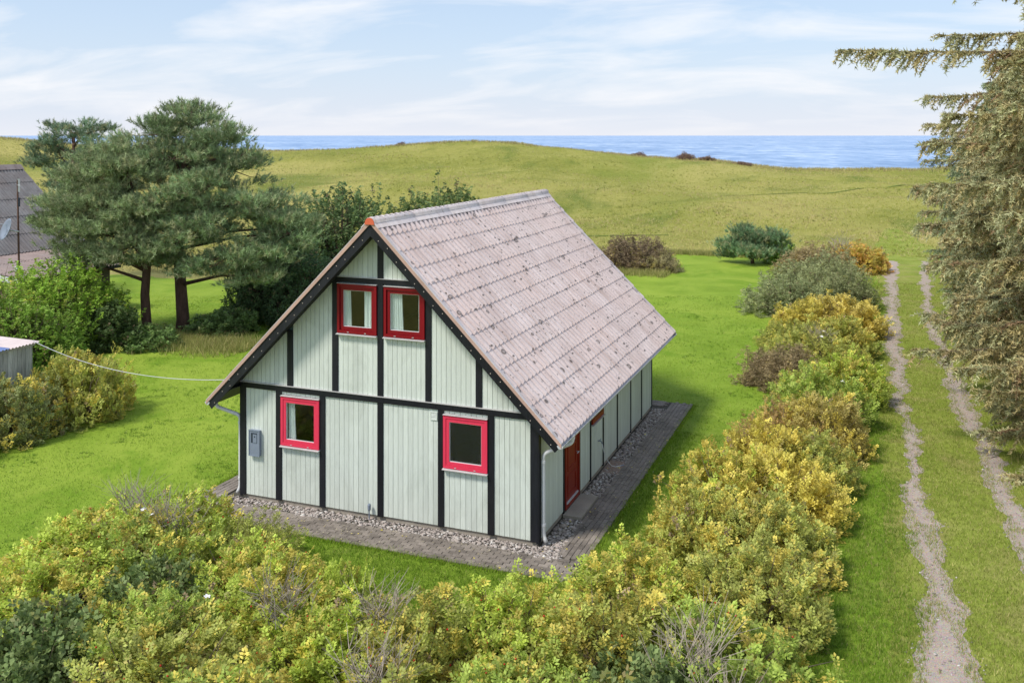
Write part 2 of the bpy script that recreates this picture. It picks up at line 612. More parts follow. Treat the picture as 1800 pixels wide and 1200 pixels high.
def shore(x, y):
    x = np.asarray(x, float)
    y = np.asarray(y, float)
    return (x - CX) * FX + (y - CY) * FY, (x - CX) * RX + (y - CY) * RY


def sstep(a, b, v):
    t = np.clip((v - a) / (b - a), 0, 1)
    return t * t * (3 - 2 * t)


def height(x, y):
    d, l = shore(x, y)
    base = 2.75 * np.clip((d - 62) / 88, 0, 1) ** 1.3
    wid = np.where(l > -6, 29.0, 46.0)
    hill = 3.5 * np.exp(-((l + 6) / wid) ** 2) + 5.0 * np.exp(-((l + 96) / 34) ** 2)
    h = base + hill * sstep(72, 148, d)
    h += (hnoise(x / 17, y / 17, 3) - 0.5) * 1.5 * sstep(62, 95, d) + (hnoise(x / 5, y / 5, 5) - 0.5) * 0.45 * sstep(62, 80, d)
    fall = sstep(154, 178, d)
    return h * (1 - fall) - 12.0 * fall


def grid_mesh(name, xs, ys, mat, f):
    X, Y = np.meshgrid(xs, ys)
    Z = f(X, Y)
    V = np.stack([X, Y, Z], -1).reshape(-1, 3)
    nx, ny = len(xs), len(ys)
    i = np.arange(nx - 1)[None, :] + nx * np.arange(ny - 1)[:, None]
    F = np.stack([i, i + 1, i + 1 + nx, i + nx], -1).reshape(-1, 4)
    return bulk(name, V, F, mat, smooth=True)


xs = np.concatenate([np.linspace(-600, -200, 40, endpoint=False), np.arange(-200, 130, 1.6), np.linspace(130, 500, 40)])
ys = np.concatenate([np.linspace(-400, -30, 40, endpoint=False), np.arange(-30, 230, 1.6), np.linspace(230, 420, 20)])
tag(link('meadow', grid_mesh('meadow', xs, ys, M['meadow'], height)), kind='structure')


def sheet(name, poly, mat, z, step=0.7, jit=0.18, seed=1):
    """flat ground sheet with a slightly ragged outline"""
    rng = np.random.default_rng(seed)
    pts = []
    for i in range(len(poly)):
        a, b = np.array(poly[i], float), np.array(poly[(i + 1) % len(poly)], float)
        n = max(1, int(np.linalg.norm(b - a) / step))
        for k in range(n):
            pts.append(a + (b - a) * k / n + rng.normal(0, jit, 2))
    me = bpy.data.meshes.new(name)
    me.from_pydata([(p[0], p[1], z) for p in pts], [], [tuple(range(len(pts)))])
    me.update()
    if me.polygons[0].normal.z < 0:
        me.flip_normals()
    me.materials.append(mat)
    return tag(link(name, me), kind='structure')


LAWN = [(-34, -16), (8.9, -16), (8.9, 46.5), (4.6, 46), (0.6, 45.0), (-3, 45.6), (-3.6, 35), (-6, 33), (-12, 26), (-34, 24)]
M['verge_grass'] = ground_mat('lush_shade_verge_grass', [(0.33, (0.115, 0.20, 0.014)), (0.5, (0.18, 0.275, 0.025)), (0.67, (0.26, 0.34, 0.05))], 0.7, 0.4, (0.20, 0.24, 0.05), 0.6, fine=10.0)
sheet('lawn', LAWN, M['lawn'], 0.004)
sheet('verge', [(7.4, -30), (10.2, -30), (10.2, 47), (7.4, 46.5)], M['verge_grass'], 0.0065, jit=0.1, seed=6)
sheet('verge', [(-3.4, -4.6), (5.9, -4.6), (6.0, 7.5), (5.2, 9.8), (4.5, 9.6), (4.4, -1.12), (-3.0, -1.12)], M['verge_grass'], 0.0065, jit=0.06, seed=8)  # lush grass; the shade right of the paving is in this green too
LANE = [(9.6, -30), (14.5, -30), (14.2, 20), (14, 46), (13.4, 48.5), (10, 49), (9.5, 46)]
sheet('lane', LANE, M['lane'], 0.008, step=0.45, jit=0.11, seed=2)


def rut(name, rows, z, seed):
    rng = np.random.default_rng(seed)
    ys_ = np.arange(rows[0][0], rows[-1][0], 0.11)
    r = np.array(rows, float)
    xl = np.interp(ys_, r[:, 0], r[:, 1])
    xr = np.interp(ys_, r[:, 0], r[:, 2])
    wob = (hnoise(ys_ * 0.7, 0 * ys_, seed) - .5) * 0.30 + (hnoise(ys_ * 2.7, 0 * ys_, seed + 1) - .5) * 0.22
    wob2 = (hnoise(ys_ * 0.8, 0 * ys_, seed + 2) - .5) * 0.30 + (hnoise(ys_ * 3.1, 0 * ys_, seed + 3) - .5) * 0.24
    xl = xl + wob + rng.normal(0, .022, len(ys_))
    xr = np.maximum(xr + wob2 + rng.normal(0, .022, len(ys_)), xl + 0.05)
    V = np.concatenate([np.stack([xl, ys_, np.full(len(ys_), z)], 1), np.stack([xr, ys_, np.full(len(ys_), z)], 1)])
    n = len(ys_)
    i = np.arange(n - 1)
    F = np.stack([i, i + n, i + n + 1, i + 1], 1)
    tag(link(name, bulk(name, V, F, M['rut'])), kind='structure')
    return ys_, xl, xr


RUTS = [rut('wheel_rut', [(-22, 9.8, 11.0), (-2.2, 9.92, 10.85), (0.6, 10.05, 10.62), (2.2, 10.06, 10.52), (7, 10.02, 10.45), (11, 9.95, 10.3), (13.5, 9.85, 10.15), (16, 9.75, 10.35),
                      (26.5, 9.7, 10.35), (33, 9.75, 10.35), (44.8, 9.95, 10.55), (46.6, 10.0, 10.4)], 0.012, 11),
        rut('wheel_rut', [(-22, 11.9, 12.5), (4.5, 11.86, 12.36), (10.7, 11.65, 12.18), (18.5, 11.4, 11.82), (30, 11.37, 11.8), (46.8, 11.88, 12.38), (48, 11.95, 12.2)], 0.012, 23)]



def strip(name, pts, wid, mat, lift=.02, seed=1, step=.8):
    """band of ground that follows the terrain"""
    P = np.array(pts, float)
    seg = np.linalg.norm(np.diff(P, axis=0), axis=1)
    acc = np.concatenate([[0], np.cumsum(seg)])
    t = np.arange(0, acc[-1], step)
    cx, cy = np.interp(t, acc, P[:, 0]), np.interp(t, acc, P[:, 1])
    tx, ty = np.gradient(cx), np.gradient(cy)
    ln = np.hypot(tx, ty)
    nx, ny = -ty / ln, tx / ln
    K = 7
    V = []
    w_ = np.interp(t, acc, wid) if hasattr(wid, '__len__') else np.full(len(t), wid)
    for k in range(K):
        o_ = (k / (K - 1) - .5) * w_ * (1 + .35 * (hnoise(t * .5, 0 * t + k // 4, seed) - .5))
        x_, y_ = cx + nx * o_, cy + ny * o_
        V.append(np.stack([x_, y_, height(x_, y_) + lift], 1))
    n_ = len(t)
    V = np.concatenate(V)
    i_ = np.arange(n_ - 1)
    F = np.concatenate([np.stack([k * n_ + i_, k * n_ + i_ + 1, (k + 1) * n_ + i_ + 1, (k + 1) * n_ + i_], 1) for k in range(K - 1)])
    return tag(link(name, bulk(name, V, F, mat, smooth=True)), kind='structure')


M['trod'] = ground_mat('trodden_grass', [(0.33, (0.10, 0.15, 0.02)), (0.5, (0.15, 0.20, 0.035)), (0.67, (0.22, 0.25, 0.06))], 0.4, 0.4, (0.2, 0.19, 0.06), 0.3, fine=4.0)
strip('mown_path', [(11.5, 47), (11.3, 52), (11, 56), (10.7, 61), (10.4, 65)], [4.2, 4.2, 3.4, 2.2, .5], M['lane'], .015)


def sh(d, l):
    return CX + FX * d + RX * l, CY + FY * d + RY * l


strip('footpath', [sh(122, 56), sh(113, 45), sh(107, 36), sh(103, 28), sh(101, 22)], [.55, .55, .5, .4, .15], M['trod'], .05, 5)
strip('footpath', [sh(72, 12), sh(71, 2), sh(72, -8)], [.2, .6, .2], M['trod'], .04, 9)

# the sea, well below the meadow, out to the horizon
me = bpy.data.meshes.new('sea')
c0 = Vector((CX + FX * 150, CY + FY * 150, -8.0))
fw, rt = Vector((FX, FY, 0)), Vector((RX, RY, 0))
me.from_pydata([c0 - rt * 30000, c0 + rt * 30000, c0 + rt * 30000 + fw * 40000, c0 - rt * 30000 + fw * 40000], [], [(0, 1, 2, 3)])
me.update()
me.materials.append(M['sea'])
tag(link('sea', me), kind='structure')

# ------------------------------------------------------------------ house
HL = 9.69           # length of the house
HW = 3.4            # half width
RZ = 6.15           # ridge line of the roof surface: z = RZ - |x|
house = tag(empty('house'), 'pale green timber house with black posts, red windows and a grey corrugated gable roof', 'house')


def roofz(x, drop):
    return RZ - abs(x) - drop


# foundation
MB().box(-3.37, 3.37, 0.035, HL - 0.03, -0.3, 0.128).build('foundation', M['concrete'], house)

LOWP = [(-3.40, -3.277), (-2.505, -2.366), (-1.425, -1.297), (-0.055, 0.07), (1.304, 1.428), (2.369, 2.5), (3.25, 3.40)]
UPP = [(-2.22, -2.085), (-1.119, -0.982), (-0.055, 0.07), (1.026, 1.154), (2.117, 2.246)]
ZB0, ZB1 = 2.42, 2.535
WIN = {'w1': (-2.362, -1.421, 1.30, 2.33), 'w2': (1.432, 2.372, 1.30, 2.335), 'u1': (-0.982, -0.062, 3.78, 4.79), 'u2': (0.105, 1.022, 3.78, 4.785)}

# wall core with real window openings
core = MB()


def core_cells(xs_, zs_, holes, y0, y1):
    for i in range(len(xs_) - 1):
        for j in range(len(zs_) - 1):
            xm, zm = (xs_[i] + xs_[i + 1]) / 2, (zs_[j] + zs_[j + 1]) / 2
            if any(h[0] < xm < h[1] and h[2] < zm < h[3] for h in holes):
                continue
            core.box(xs_[i], xs_[i + 1], y0, y1, zs_[j], zs_[j + 1])


core_cells([-3.36, -2.362, -1.421, 1.432, 2.372, 3.36], [0.13, 1.30, 2.333, 2.5], [WIN['w1'], WIN['w2']], 0.03, 0.10)
U = 0.17
core.prism([(-3.3, 2.5), (3.3, 2.5), (RZ - U - 3.78, 3.78), (-(RZ - U - 3.78), 3.78)], 'y', 0.03, 0.10)
core.prism([(-(RZ - U - 3.78), 3.78), (-0.982, 3.78), (-0.982, 4.79), (-(RZ - U - 4.79), 4.79)], 'y', 0.03, 0.10)
core.prism([((RZ - U - 3.78), 3.78), (1.022, 3.78), (1.022, 4.79), ((RZ - U - 4.79), 4.79)], 'y', 0.03, 0.10)
core.box(-0.062, 0.105, 0.03, 0.10, 3.78, 4.79)
core.prism([(-(RZ - U - 4.79), 4.79), (RZ - U - 4.79, 4.79), (0, RZ - U)], 'y', 0.03, 0.10)
# side wall towards the lane, with door and window openings
SW = (3.58, 4.50, 1.32, 2.12)
SD = (1.62, 2.60, 0.13, 2.14)
for a, b, z0, z1 in ((0.10, SD[0], .13, 2.62), (SD[0], SD[1], SD[3], 2.62), (SD[1], SW[0], .13, 2.62), (SW[0], SW[1], .13, SW[2]), (SW[0], SW[1], SW[3], 2.62), (SW[1], HL - .03, .13, 2.62)):
    core.box(3.30, 3.37, a, b, z0, z1)
core.box(-3.37, -3.30, 0.10, HL - .03, .13, 2.62)
core.prism([(-3.30, .13), (3.30, .13), (3.30, 2.55), (0, RZ - U), (-3.30, 2.55)], 'y', HL - 0.10, HL - 0.03)
core.build('wall', M['core'], house)
MB().box(-3.30, 3.30, 0.11, HL - .11, 2.44, 2.50).build('upper_floor', M['interior'], house)
MB().box(-3.30, 3.30, 0.11, HL - .11, 0.10, 0.14).build('ground_floor', M['interior'], house)
MB().box(-3.29, 3.29, 3.4, 3.46, 0.14, 2.43).build('inner_wall', M['interior'], house)

# cladding boards, each a board of its own
rb = random.Random(4)


def plank(poly, y0=0.0, y1=0.028):
    MB().prism(poly, 'y', y0, y1).build('plank', M['plank'], house)


def planks_between(xa, xb, zlo, zhi, lo_f=None, hi_f=None, pitch=0.112):
    n = max(1, round((xb - xa) / pitch))
    p = (xb - xa) / n
    for i in range(n):
        a, b = xa + i * p + 0.004, xa + (i + 1) * p - 0.004
        if hi_f is None:
            plank([(a, zlo), (b, zlo), (b, zhi), (a, zhi)], y0=rb.uniform(-0.002, 0.002))
        else:
            za, zb = min(zhi, hi_f(a)), min(zhi, hi_f(b))
            if min(za, zb) < zlo + 0.015:
                if max(za, zb) < zlo + 0.03:
                    continue
                plank([(a, zlo), (b, zlo), (a, za) if za > zb else (b, zb)], y0=rb.uniform(-0.002, 0.002))
            else:
                plank([(a, zlo), (b, zlo), (b, zb), (a, za)], y0=rb.uniform(-0.002, 0.002))


rf = lambda x: roofz(x, 0.19)
for i in range(6):
    xa, xb = LOWP[i][1], LOWP[i + 1][0]
    w = next((k for k in ('w1', 'w2') if abs((WIN[k][0] + WIN[k][1]) / 2 - (xa + xb) / 2) < 0.2), None)
    if w:
        planks_between(xa, xb, 0.125, 1.268)
        planks_between(xa, xb, 2.362, ZB0 - .004)
    else:
        planks_between(xa, xb, 0.125, ZB0 - .004)
edges = [-3.55] + [v for p in UPP for v in p] + [3.55]
for i in range(0, len(edges), 2):
    xa, xb = edges[i], edges[i + 1]
    mid = (xa + xb) / 2
    if -1 < mid < 1.05:
        planks_between(xa, xb, ZB1 + .02, 3.745, None, rf)
        planks_between(xa, xb, 4.925, 6.2, None, rf)
    else:
        planks_between(xa, xb, ZB1 + .02, 6.2, None, rf)
planks_between(-1.119, -0.982, 4.925, 6.2, None, rf, 0.14)
planks_between(1.026, 1.154, 4.925, 6.2, None, rf, 0.14)

# black timbers of the front
for a, b in LOWP:
    MB().box(a, b, -0.024, 0.028, 0.11, ZB0).build('post', M['black'], house)
for a, b in UPP:
    t = min(6.0, rf(max(abs(a), abs(b))) - 0.01)
    if abs(a) < 0.1:
        MB().box(a, b, -0.024, 0.028, ZB1, 4.83).build('post', M['black'], house)
        MB().box(a, b, -0.024, 0.028, 4.923, 5.85).build('post', M['black'], house)
    else:
        MB().box(a, b, -0.024, 0.028, ZB1, min(t, 4.83)).build('post', M['black'], house)
MB().box(-3.42, 3.42, -0.030, 0.028, ZB0, ZB1).build('beam', M['black'], house)
MB().box(-1.2, 1.2, -0.028, 0.028, 4.83, 4.923).build('beam', M['black'], house)
MB().box(-3.43, 3.43, -0.042, 0.0, ZB1 + .002, ZB1 + .018).build('flashing', M['sill'], house)
MB().box(-1.15, 1.15, -0.036, 0.0, 4.925, 4.937).build('flashing', M['sill'], house)
# corner returns on the sides
MB().box(3.372, 3.425, -0.022, 0.11, 0.085, 2.44).build('corner_board', M['black'], house)
MB().box(-3.425, -3.372, -0.022, 0.11, 0.085, 2.44).build('corner_board', M['black'], house)


def ring_frame(x0, x1, z0, z1, w, y0, y1):
    """four mitred bars"""
    m = MB()
    o = [(x0, z0), (x1, z0), (x1, z1), (x0, z1)]
    i = [(x0 + w, z0 + w), (x1 - w, z0 + w), (x1 - w, z1 - w), (x0 + w, z1 - w)]
    for k in range(4):
        k2 = (k + 1) % 4
        m.prism([o[k], o[k2], i[k2], i[k]], 'y', y0, y1)
    return m


def window(key, red, glass, sash_w, frame_w, inset):
    x0, x1, z0, z1 = WIN[key]
    f = ring_frame(x0, x1, z0, z1, frame_w, -0.055, 0.10).build('window', red, house)
    g = 0.004
    y0 = -0.055 + inset
    ring_frame(x0 + frame_w + g, x1 - frame_w - g, z0 + frame_w + g, z1 - frame_w - g, sash_w, y0, y0 + .06).build('sash', red, f)
    e = frame_w + g + sash_w - 0.004
    ring_frame(x0 + e, x1 - e, z0 + e, z1 - e, 0.014, y0 + .016, y0 + .05).build('glazing_bead', M['white'], f)
    MB().box(x0 + e, x1 - e, y0 + .026, y0 + .032, z0 + e, z1 - e).build('pane', glass, f)
    MB().prism([(-0.095, z0 - .034), (-0.095, z0 - .022), (0.0, z0 - .004), (0.0, z0 - .034)], 'x', x0 - .01, x1 + .01).build('sill', M['sill'], f)
    MB().prism([(-0.075, z1 + .006), (-0.075, z1 + .014), (0.0, z1 + .02), (0.0, z1 + .006)], 'x', x0 - .005, x1 + .005).build('drip_cap', M['sill'], f)
    for fx in (0.28, 0.72):
        MB().box(x0 + (x1 - x0) * fx - .02, x0 + (x1 - x0) * fx + .02, -0.062, -0.054, z0 + .018, z0 + .03).build('drain_cap', M['sill'], f)
    return f


window('w1', M['red'], M['glass'], 0.066, 0.056, 0.012)
window('w2', M['red'], M['frost'], 0.066, 0.056, 0.012)
window('u1', M['darkred'], M['glass'], 0.07, 0.056, 0.03)
window('u2', M['darkred'], M['glass'], 0.07, 0.056, 0.03)


def curtain(x0, x1, z0, z1, label, folds=7, taper=0.0, y=0.055):
    n = 60
    V, F = [], []
    for j, z in enumerate((z1, (z0 + z1) / 2, z0)):
        for i in range(n + 1):
            t = i / n
            x = x0 + (x1 - x0) * t + taper * t * (j / 2.0)
            V.append((x, y + 0.013 * math.sin(t * folds * 2 * math.pi) + 0.004 * math.sin(t * 17 + j), z))
    for j in range(2):
        for i in range(n):
            a = j * (n + 1) + i
            F.append((a, a + 1, a + n + 2, a + n + 1))
    me = bpy.data.meshes.new('curtain')
    me.from_pydata(V, [], F)
    me.update()
    me.materials.append(M['curtain'])
    o = link('curtain', me)
    md = o.modifiers.new('t', 'SOLIDIFY')
    md.thickness = 0.003
    return tag(o, label, 'curtain', 'white curtains behind the front windows')


curtain(-0.88, -0.72, 3.80, 4.75, 'white curtain at the left side of the upper left dark red window', 4, 0.03)
curtain(-0.40, -0.14, 3.80, 4.75, 'white curtain at the right side of the upper left dark red window', 3)
curtain(0.20, 0.47, 3.80, 4.75, 'gathered white curtain at the left side of the upper right dark red window', 6, 0.04)
curtain(0.84, 0.92, 3.80, 4.75, 'narrow strip of white curtain at the right side of the upper right dark red window', 2)
curtain(-2.24, -2.08, 1.32, 2.30, 'white curtain inside the lower left pink red window', 4, 0.04)

# side wall: boards, thin black strips, door and window
SP = [1.56, 2.65, 3.50, 4.55, 5.84, 7.20, 8.42]
strips = [0.11] + [v for p in SP for v in (p - .03, p + .03)] + [HL - .06]


def splank(a, b, z0, z1):
    MB().box(3.372, 3.398 + rb.uniform(0, .003), a, b, z0, z1).build('plank', M['plank'], house)


for i in range(0, len(strips), 2):
    a, b = strips[i], strips[i + 1]
    n = max(1, round((b - a) / 0.118))
    p = (b - a) / n
    for k in range(n):
        ya, yb = a + k * p + .003, a + (k + 1) * p - .003
        ym = (ya + yb) / 2
        if SD[0] - .03 < ym < SD[1] + .02:
            continue
        if SW[0] - .03 < ym < SW[1] + .03:
            splank(ya, yb, 0.125, SW[2] - .03)
            splank(ya, yb, SW[3] + .02, 2.46)
        else:
            splank(ya, yb, 0.125, 2.46)
for p in SP + [HL - .03]:
    MB().box(3.372, 3.418, p - .03, p + .03, 0.085, 2.46).build('post', M['black'], house)


def side_ring(a, b, z0, z1, w, x0, x1):
    m = MB()
    o = [(a, z0), (b, z0), (b, z1), (a, z1)]
    i = [(a + w, z0 + w), (b - w, z0 + w), (b - w, z1 - w), (a + w, z1 - w)]
    for k in range(4):
        k2 = (k + 1) % 4
        m.prism([o[k], o[k2], i[k2], i[k]], 'x', x0, x1)
    return m


sw = side_ring(*SW, 0.07, 3.30, 3.435).build('window', M['doorred'], house)
sw['label'] = 'brown red framed window tucked under the eave'
side_ring(SW[0] + .075, SW[1] - .075, SW[2] + .075, SW[3] - .075, 0.06, 3.34, 3.445).build('sash', M['doorred'], sw)
MB().box(3.385, 3.391, SW[0] + .13, SW[1] - .13, SW[2] + .13, SW[3] - .13).build('pane', M['glass'], sw)
MB().box(3.39, 3.47, SW[0] - .01, SW[1] + .01, SW[2] - .03, SW[2] - .006).build('sill', M['sill'], sw)
dr = MB().box(3.36, 3.405, SD[0] + .07, SD[1] - .07, 0.15, SD[3] - .07).build('door', M['doorred'], house)
dr['label'] = 'brown red panelled entrance door'
side_ring(SD[0], SD[1], 0.12, SD[3], 0.065, 3.30, 3.43).build('door_frame', M['doorred'], dr)
for z0, z1 in ((0.32, 0.75), (0.85, 1.35)):
    side_ring(SD[0] + .2, SD[1] - .2, z0, z1, 0.05, 3.405, 3.418).build('door_panel', M['doorred'], dr)
MB().box(3.405, 3.411, SD[0] + .22, SD[1] - .22, 1.5, 1.95).build('door_pane', M['glass'], dr)
MB().box(3.405, 3.43, SD[0] + .1, SD[1] - .1, 0.20, 0.235).build('weather_strip', M['gutter'], dr)
MB().tube([(3.405, SD[1] - .14, 1.08), (3.455, SD[1] - .14, 1.08), (3.455, SD[1] - .25, 1.08)], 0.011).build('handle', M['gutter'], dr)
MB().box(3.41, 3.80, 1.50, 2.74, -0.1, 0.075).build('doorstep', M['concrete'], house)
# lamp over the door
lamp = MB().tube([(3.42, 2.46, 2.02), (3.50, 2.46, 2.03), (3.53, 2.46, 1.99)], 0.012, 8).build('wall_lamp', M['gutter'], house)
MB().tube([(3.53, 2.46, 2.02), (3.53, 2.46, 1.93)], [0.03, 0.055], 12).build('lamp_shade', M['white'], lamp, True)

# roof structure
S2 = math.sqrt(0.5)
XE = 3.94
YF, YB = -0.40, HL + 0.46


def roof_slab(sx):
    # board under the sheets, a thick slab following the slope
    t0, t1 = 0.06, 0.20
    xe = XE - .13
    poly = [(0, RZ - 0.105), (sx * xe, RZ - xe - 0.105), (sx * xe, RZ - xe - t1), (0, RZ - t1 * 1.2)]
    return poly


m = MB()
for sx in (1, -1):
    m.prism(roof_slab(sx), 'y', YF + .03, YB - .03)
roof = m.build('roof', M['roofdeck'], house)

COURSE = 0.302 * math.sqrt(2)
PITCH = 0.2128
NW, NS = 5, 10


def sheet_mesh(name, waves, mat):
    """one short tile-shaped sheet: u along the ridge, v down the slope, n up from the slope;
    every wave is a rounded roll whose lower edge is cut on the skew, so the course ends in a saw-tooth"""
    L = COURSE + 0.05
    ph = np.array([0, .045, .13, .38, .66, .87, .955, 1.0])
    pr = np.array([-.052, -.018, .026, .042, .034, .006, -.022, -.052])
    S = len(ph) - 1
    V, F = [], []
    for w_ in range(waves):
        b = len(V)
        cut = 0.048 - 0.105 * ph
        for kind, lift in ((0, 0.0), (1, 0.013), (2, 0.026), (2, 0.002)):
            for k in range(S + 1):
                v = 0.0 if kind == 0 else (L * .55 if kind == 1 else L + cut[k])
                V.append(((w_ + ph[k]) * PITCH, v, pr[k] + lift))
        n = S + 1
        for r in range(3):
            for k in range(S):
                a = b + r * n + k
                F.append((a, a + n, a + n + 1, a + 1))
    me = bpy.data.meshes.new(name)
    me.from_pydata(V, [], F)
    me.update()
    me.materials.append(mat)
    return me


def slope_matrix(sx, y, v, lift=0.0):
    """slope coordinates (u, v, n) -> world, v measured down the slope from the ridge line"""
    ex = Vector((0, 1, 0))
    ev = Vector((sx * S2, 0, -S2))
    en = Vector((sx * S2, 0, S2))
    o = Vector((0, y, RZ - 0.035)) + ev * v + en * lift
    mt = Matrix((ex, ev, en)).transposed().to_4x4()
    mt.translation = o
    return mt


me_s = sheet_mesh('roof_sheet', NW, M['roof'])
me_l = sheet_mesh('roof_sheet', NW * NS, M['roof'])
rr = random.Random(8)
for c in range(13):
    v0 = (0.27 + 0.306 * c) * math.sqrt(2) - COURSE - 0.05
    for s in range(NS):
        o = link('roof_sheet', me_s, roof)
        o.matrix_local = slope_matrix(1, YF + 0.02 + s * NW * PITCH, v0 + rr.uniform(-.006, .006), rr.uniform(0, .004))
    o = link('roof_sheet', me_l, roof)
    o.matrix_local = slope_matrix(-1, YF + 0.02, v0)

# verge sheets, bargeboards and their screws at the front and the back gable
for yy, ys_, front in ((YF, -1, True), (YB, 1, False)):
    for sx in (1, -1):
        y0, y1 = sorted((yy, yy - ys_ * 0.026))
        b0, b1 = 0.075, 0.315
        x1 = XE + 0.03
        MB().prism([(0, RZ - b0), (sx * x1, RZ - x1 - b0), (sx * (x1 - .10), RZ - x1 - b1 + .10 + .03), (0, RZ - b1)], 'y', y0, y1).build('bargeboard', M['black'], house)
        # terracotta verge strip capping the board
        ya, yb = sorted((yy + ys_ * 0.022, yy - ys_ * 0.12))
        MB().prism([(0, RZ + 0.015), (sx * (x1 + .03), RZ - x1 - .015), (sx * (x1 + .03), RZ - x1 - .09), (0, RZ - 0.075)], 'y',
                   *sorted((yy + ys_ * 0.022, yy + ys_ * 0.004))).build('verge_edge', M['verge'], house)
        mv = MB()
        mv.prism([(0, RZ + 0.035), (sx * (x1 + .03), RZ - x1 + .005), (sx * (x1 + .03), RZ - x1 - .012), (0, RZ + 0.017)], 'y', ya, yb)
        mv.build('verge_cap', M['ridge'], house)
        if front:
            for k in range(19):
                t = (k + 0.6) / 19.2
                xx = sx * (0.06 + t * (x1 - .12))
                zz_ = RZ - abs(xx) - (b0 + b1) / 2 + 0.03 * (1 if k % 2 else -1)
                MB().tube([(xx, y0 - .004, zz_), (xx, y0 + .002, zz_)], 0.0095, 6).build('screw', M['steel'], house)

# ridge caps: half-round with flanges, overlapping
rp = []
for k in range(9):
    a = math.pi * (1 - k / 8)
    rp.append((0.105 * math.cos(a), RZ - 0.06 + 0.115 * math.sin(a)))
prof = [(-0.20, RZ - 0.150)] + [(-0.125, RZ - 0.078)] + rp + [(0.125, RZ - 0.078)] + [(0.20, RZ - 0.150)]
cap_poly = prof + [(p[0] * 0.93, p[1] - 0.016) for p in reversed(prof)]
ncap = 6
cl = (YB - YF + .06) / ncap
for k in range(ncap):
    mm = MB()
    y0, y1 = YF - .03 + k * cl, YF - .03 + (k + 1) * cl + 0.05
    n = len(prof)
    lift = 0.006
    V = [(p[0], y0, p[1] + lift) for p in prof] + [(p[0], y1, p[1]) for p in prof]
    V += [(p[0] * .95, y0, p[1] + lift - .014) for p in prof]
    F = [(i, i + 1, n + i + 1, n + i) for i in range(n - 1)] + [(i + 1, i, 2 * n + i, 2 * n + i + 1) for i in range(n - 1)]
    mm.add(V, F)
    mm.build('ridge_cap', M['ridge'], roof, True)
MB().prism(rp + [(0.11, RZ - .085), (-.11, RZ - .085)], 'y', YF - .045, YF - .032).build('ridge_end', M['orange'], house)

# soffits
for sx in (1, -1):
    MB().prism([(sx * 3.40, 2.46), (sx * 3.40, 2.44), (sx * 3.86, 2.08), (sx * 3.86, 2.10)], 'y', YF + .03, YB - .03).build('soffit', M['black'], house)

# gutters and downpipes


def half_gutter(sx):
    V, F = [], []
    K = 8
    xc, zc_ = sx * (XE + 0.035), RZ - XE - 0.075
    for y in (YF - .01, YB):
        for r in (0.062, 0.056):
            for k in range(K + 1):
                a = math.pi + math.pi * k / K
                V.append((xc + r * math.cos(a), y, zc_ + r * math.sin(a)))
    n = K + 1
    for k in range(K):
        F.append((k, 2 * n + k, 2 * n + k + 1, k + 1))
        F.append((n + k, n + k + 1, 3 * n + k + 1, 3 * n + k))
        F.append((k, k + 1, n + k + 1, n + k))
        F.append((2 * n + k, 3 * n + k, 3 * n + k + 1, 2 * n + k + 1))
    for k in (0, K):
        F.append((k, n + k, 3 * n + k, 2 * n + k))
    mm = MB()
    mm.add(V, F)
    g = mm.build('gutter', M['gutter'], house)
    for y in (YF, YB - .01):
        pl = [(xc + 0.062 * math.cos(math.pi + math.pi * k / K), zc_ + 0.062 * math.sin(math.pi + math.pi * k / K)) for k in range(K + 1)]
        MB().prism(pl, 'y', y - .012, y - .002).build('end_cap', M['gutter'], g)
    return xc, zc_


def bezier_path(pts, r=0.09, seg=5):
    """round the corners of a polyline"""
    P = [Vector(p) for p in pts]
    out = [P[0]]
    for i in range(1, len(P) - 1):
        a = (P[i - 1] - P[i])
        b = (P[i + 1] - P[i])
        ra = min(r, a.length * .45)
        rb_ = min(r, b.length * .45)
        p0, p1 = P[i] + a.normalized() * ra, P[i] + b.normalized() * rb_
        for k in range(seg + 1):
            t = k / seg
            out.append(p0 * (1 - t) ** 2 + P[i] * 2 * t * (1 - t) + p1 * t * t)
    out.append(P[-1])
    return out


for sx in (1, -1):
    xc, zc_ = half_gutter(sx)
    yo = 0.34 if sx > 0 else -0.12
    yd = 0.10 if sx > 0 else 0.06
    xd = sx * 3.475
    pth = bezier_path([(xc, yo, zc_ - .03), (xc, yo, zc_ - .17), (xd, yd, zc_ - (.36 if sx > 0 else .36)), (xd, yd, 0.22), (xd + sx * .06, yd - .02, 0.10)])
    dp = MB().tube(pth, 0.040, 12).build('downpipe', M['white'], house, True)
    for z in (1.62, 0.42):
        MB().tube([(xd, yd, z - .025), (xd, yd, z + .025)], 0.049, 12).build('pipe_clip', M['white'], dp)
    MB().tube([pth[0] + Vector((0, 0, .02)), pth[0] - Vector((0, 0, .06))], 0.05, 12).build('gutter_outlet', M['white'], dp)

# meter cabinet
mc = MB().box(-3.145, -2.889, -0.075, 0.0, 0.995, 1.535).build('meter_cabinet', M['greyplastic'], house)
ring_frame(-3.155, -2.879, 0.985, 1.545, 0.022, -0.085, -0.06).build('cabinet_rim', M['greyplastic'], mc)
MB().box(-3.095, -2.945, -0.079, -0.07, 1.27, 1.48).build('meter_window', M['darkplastic'], mc)
MB().box(-3.045, -2.95, -0.084, -0.076, 1.275, 1.455).build('meter', M['greyplastic'], mc)
MB().box(-3.01, -2.985, -0.088, -0.082, 1.39, 1.42).build('meter_dial', M['darkplastic'], mc)
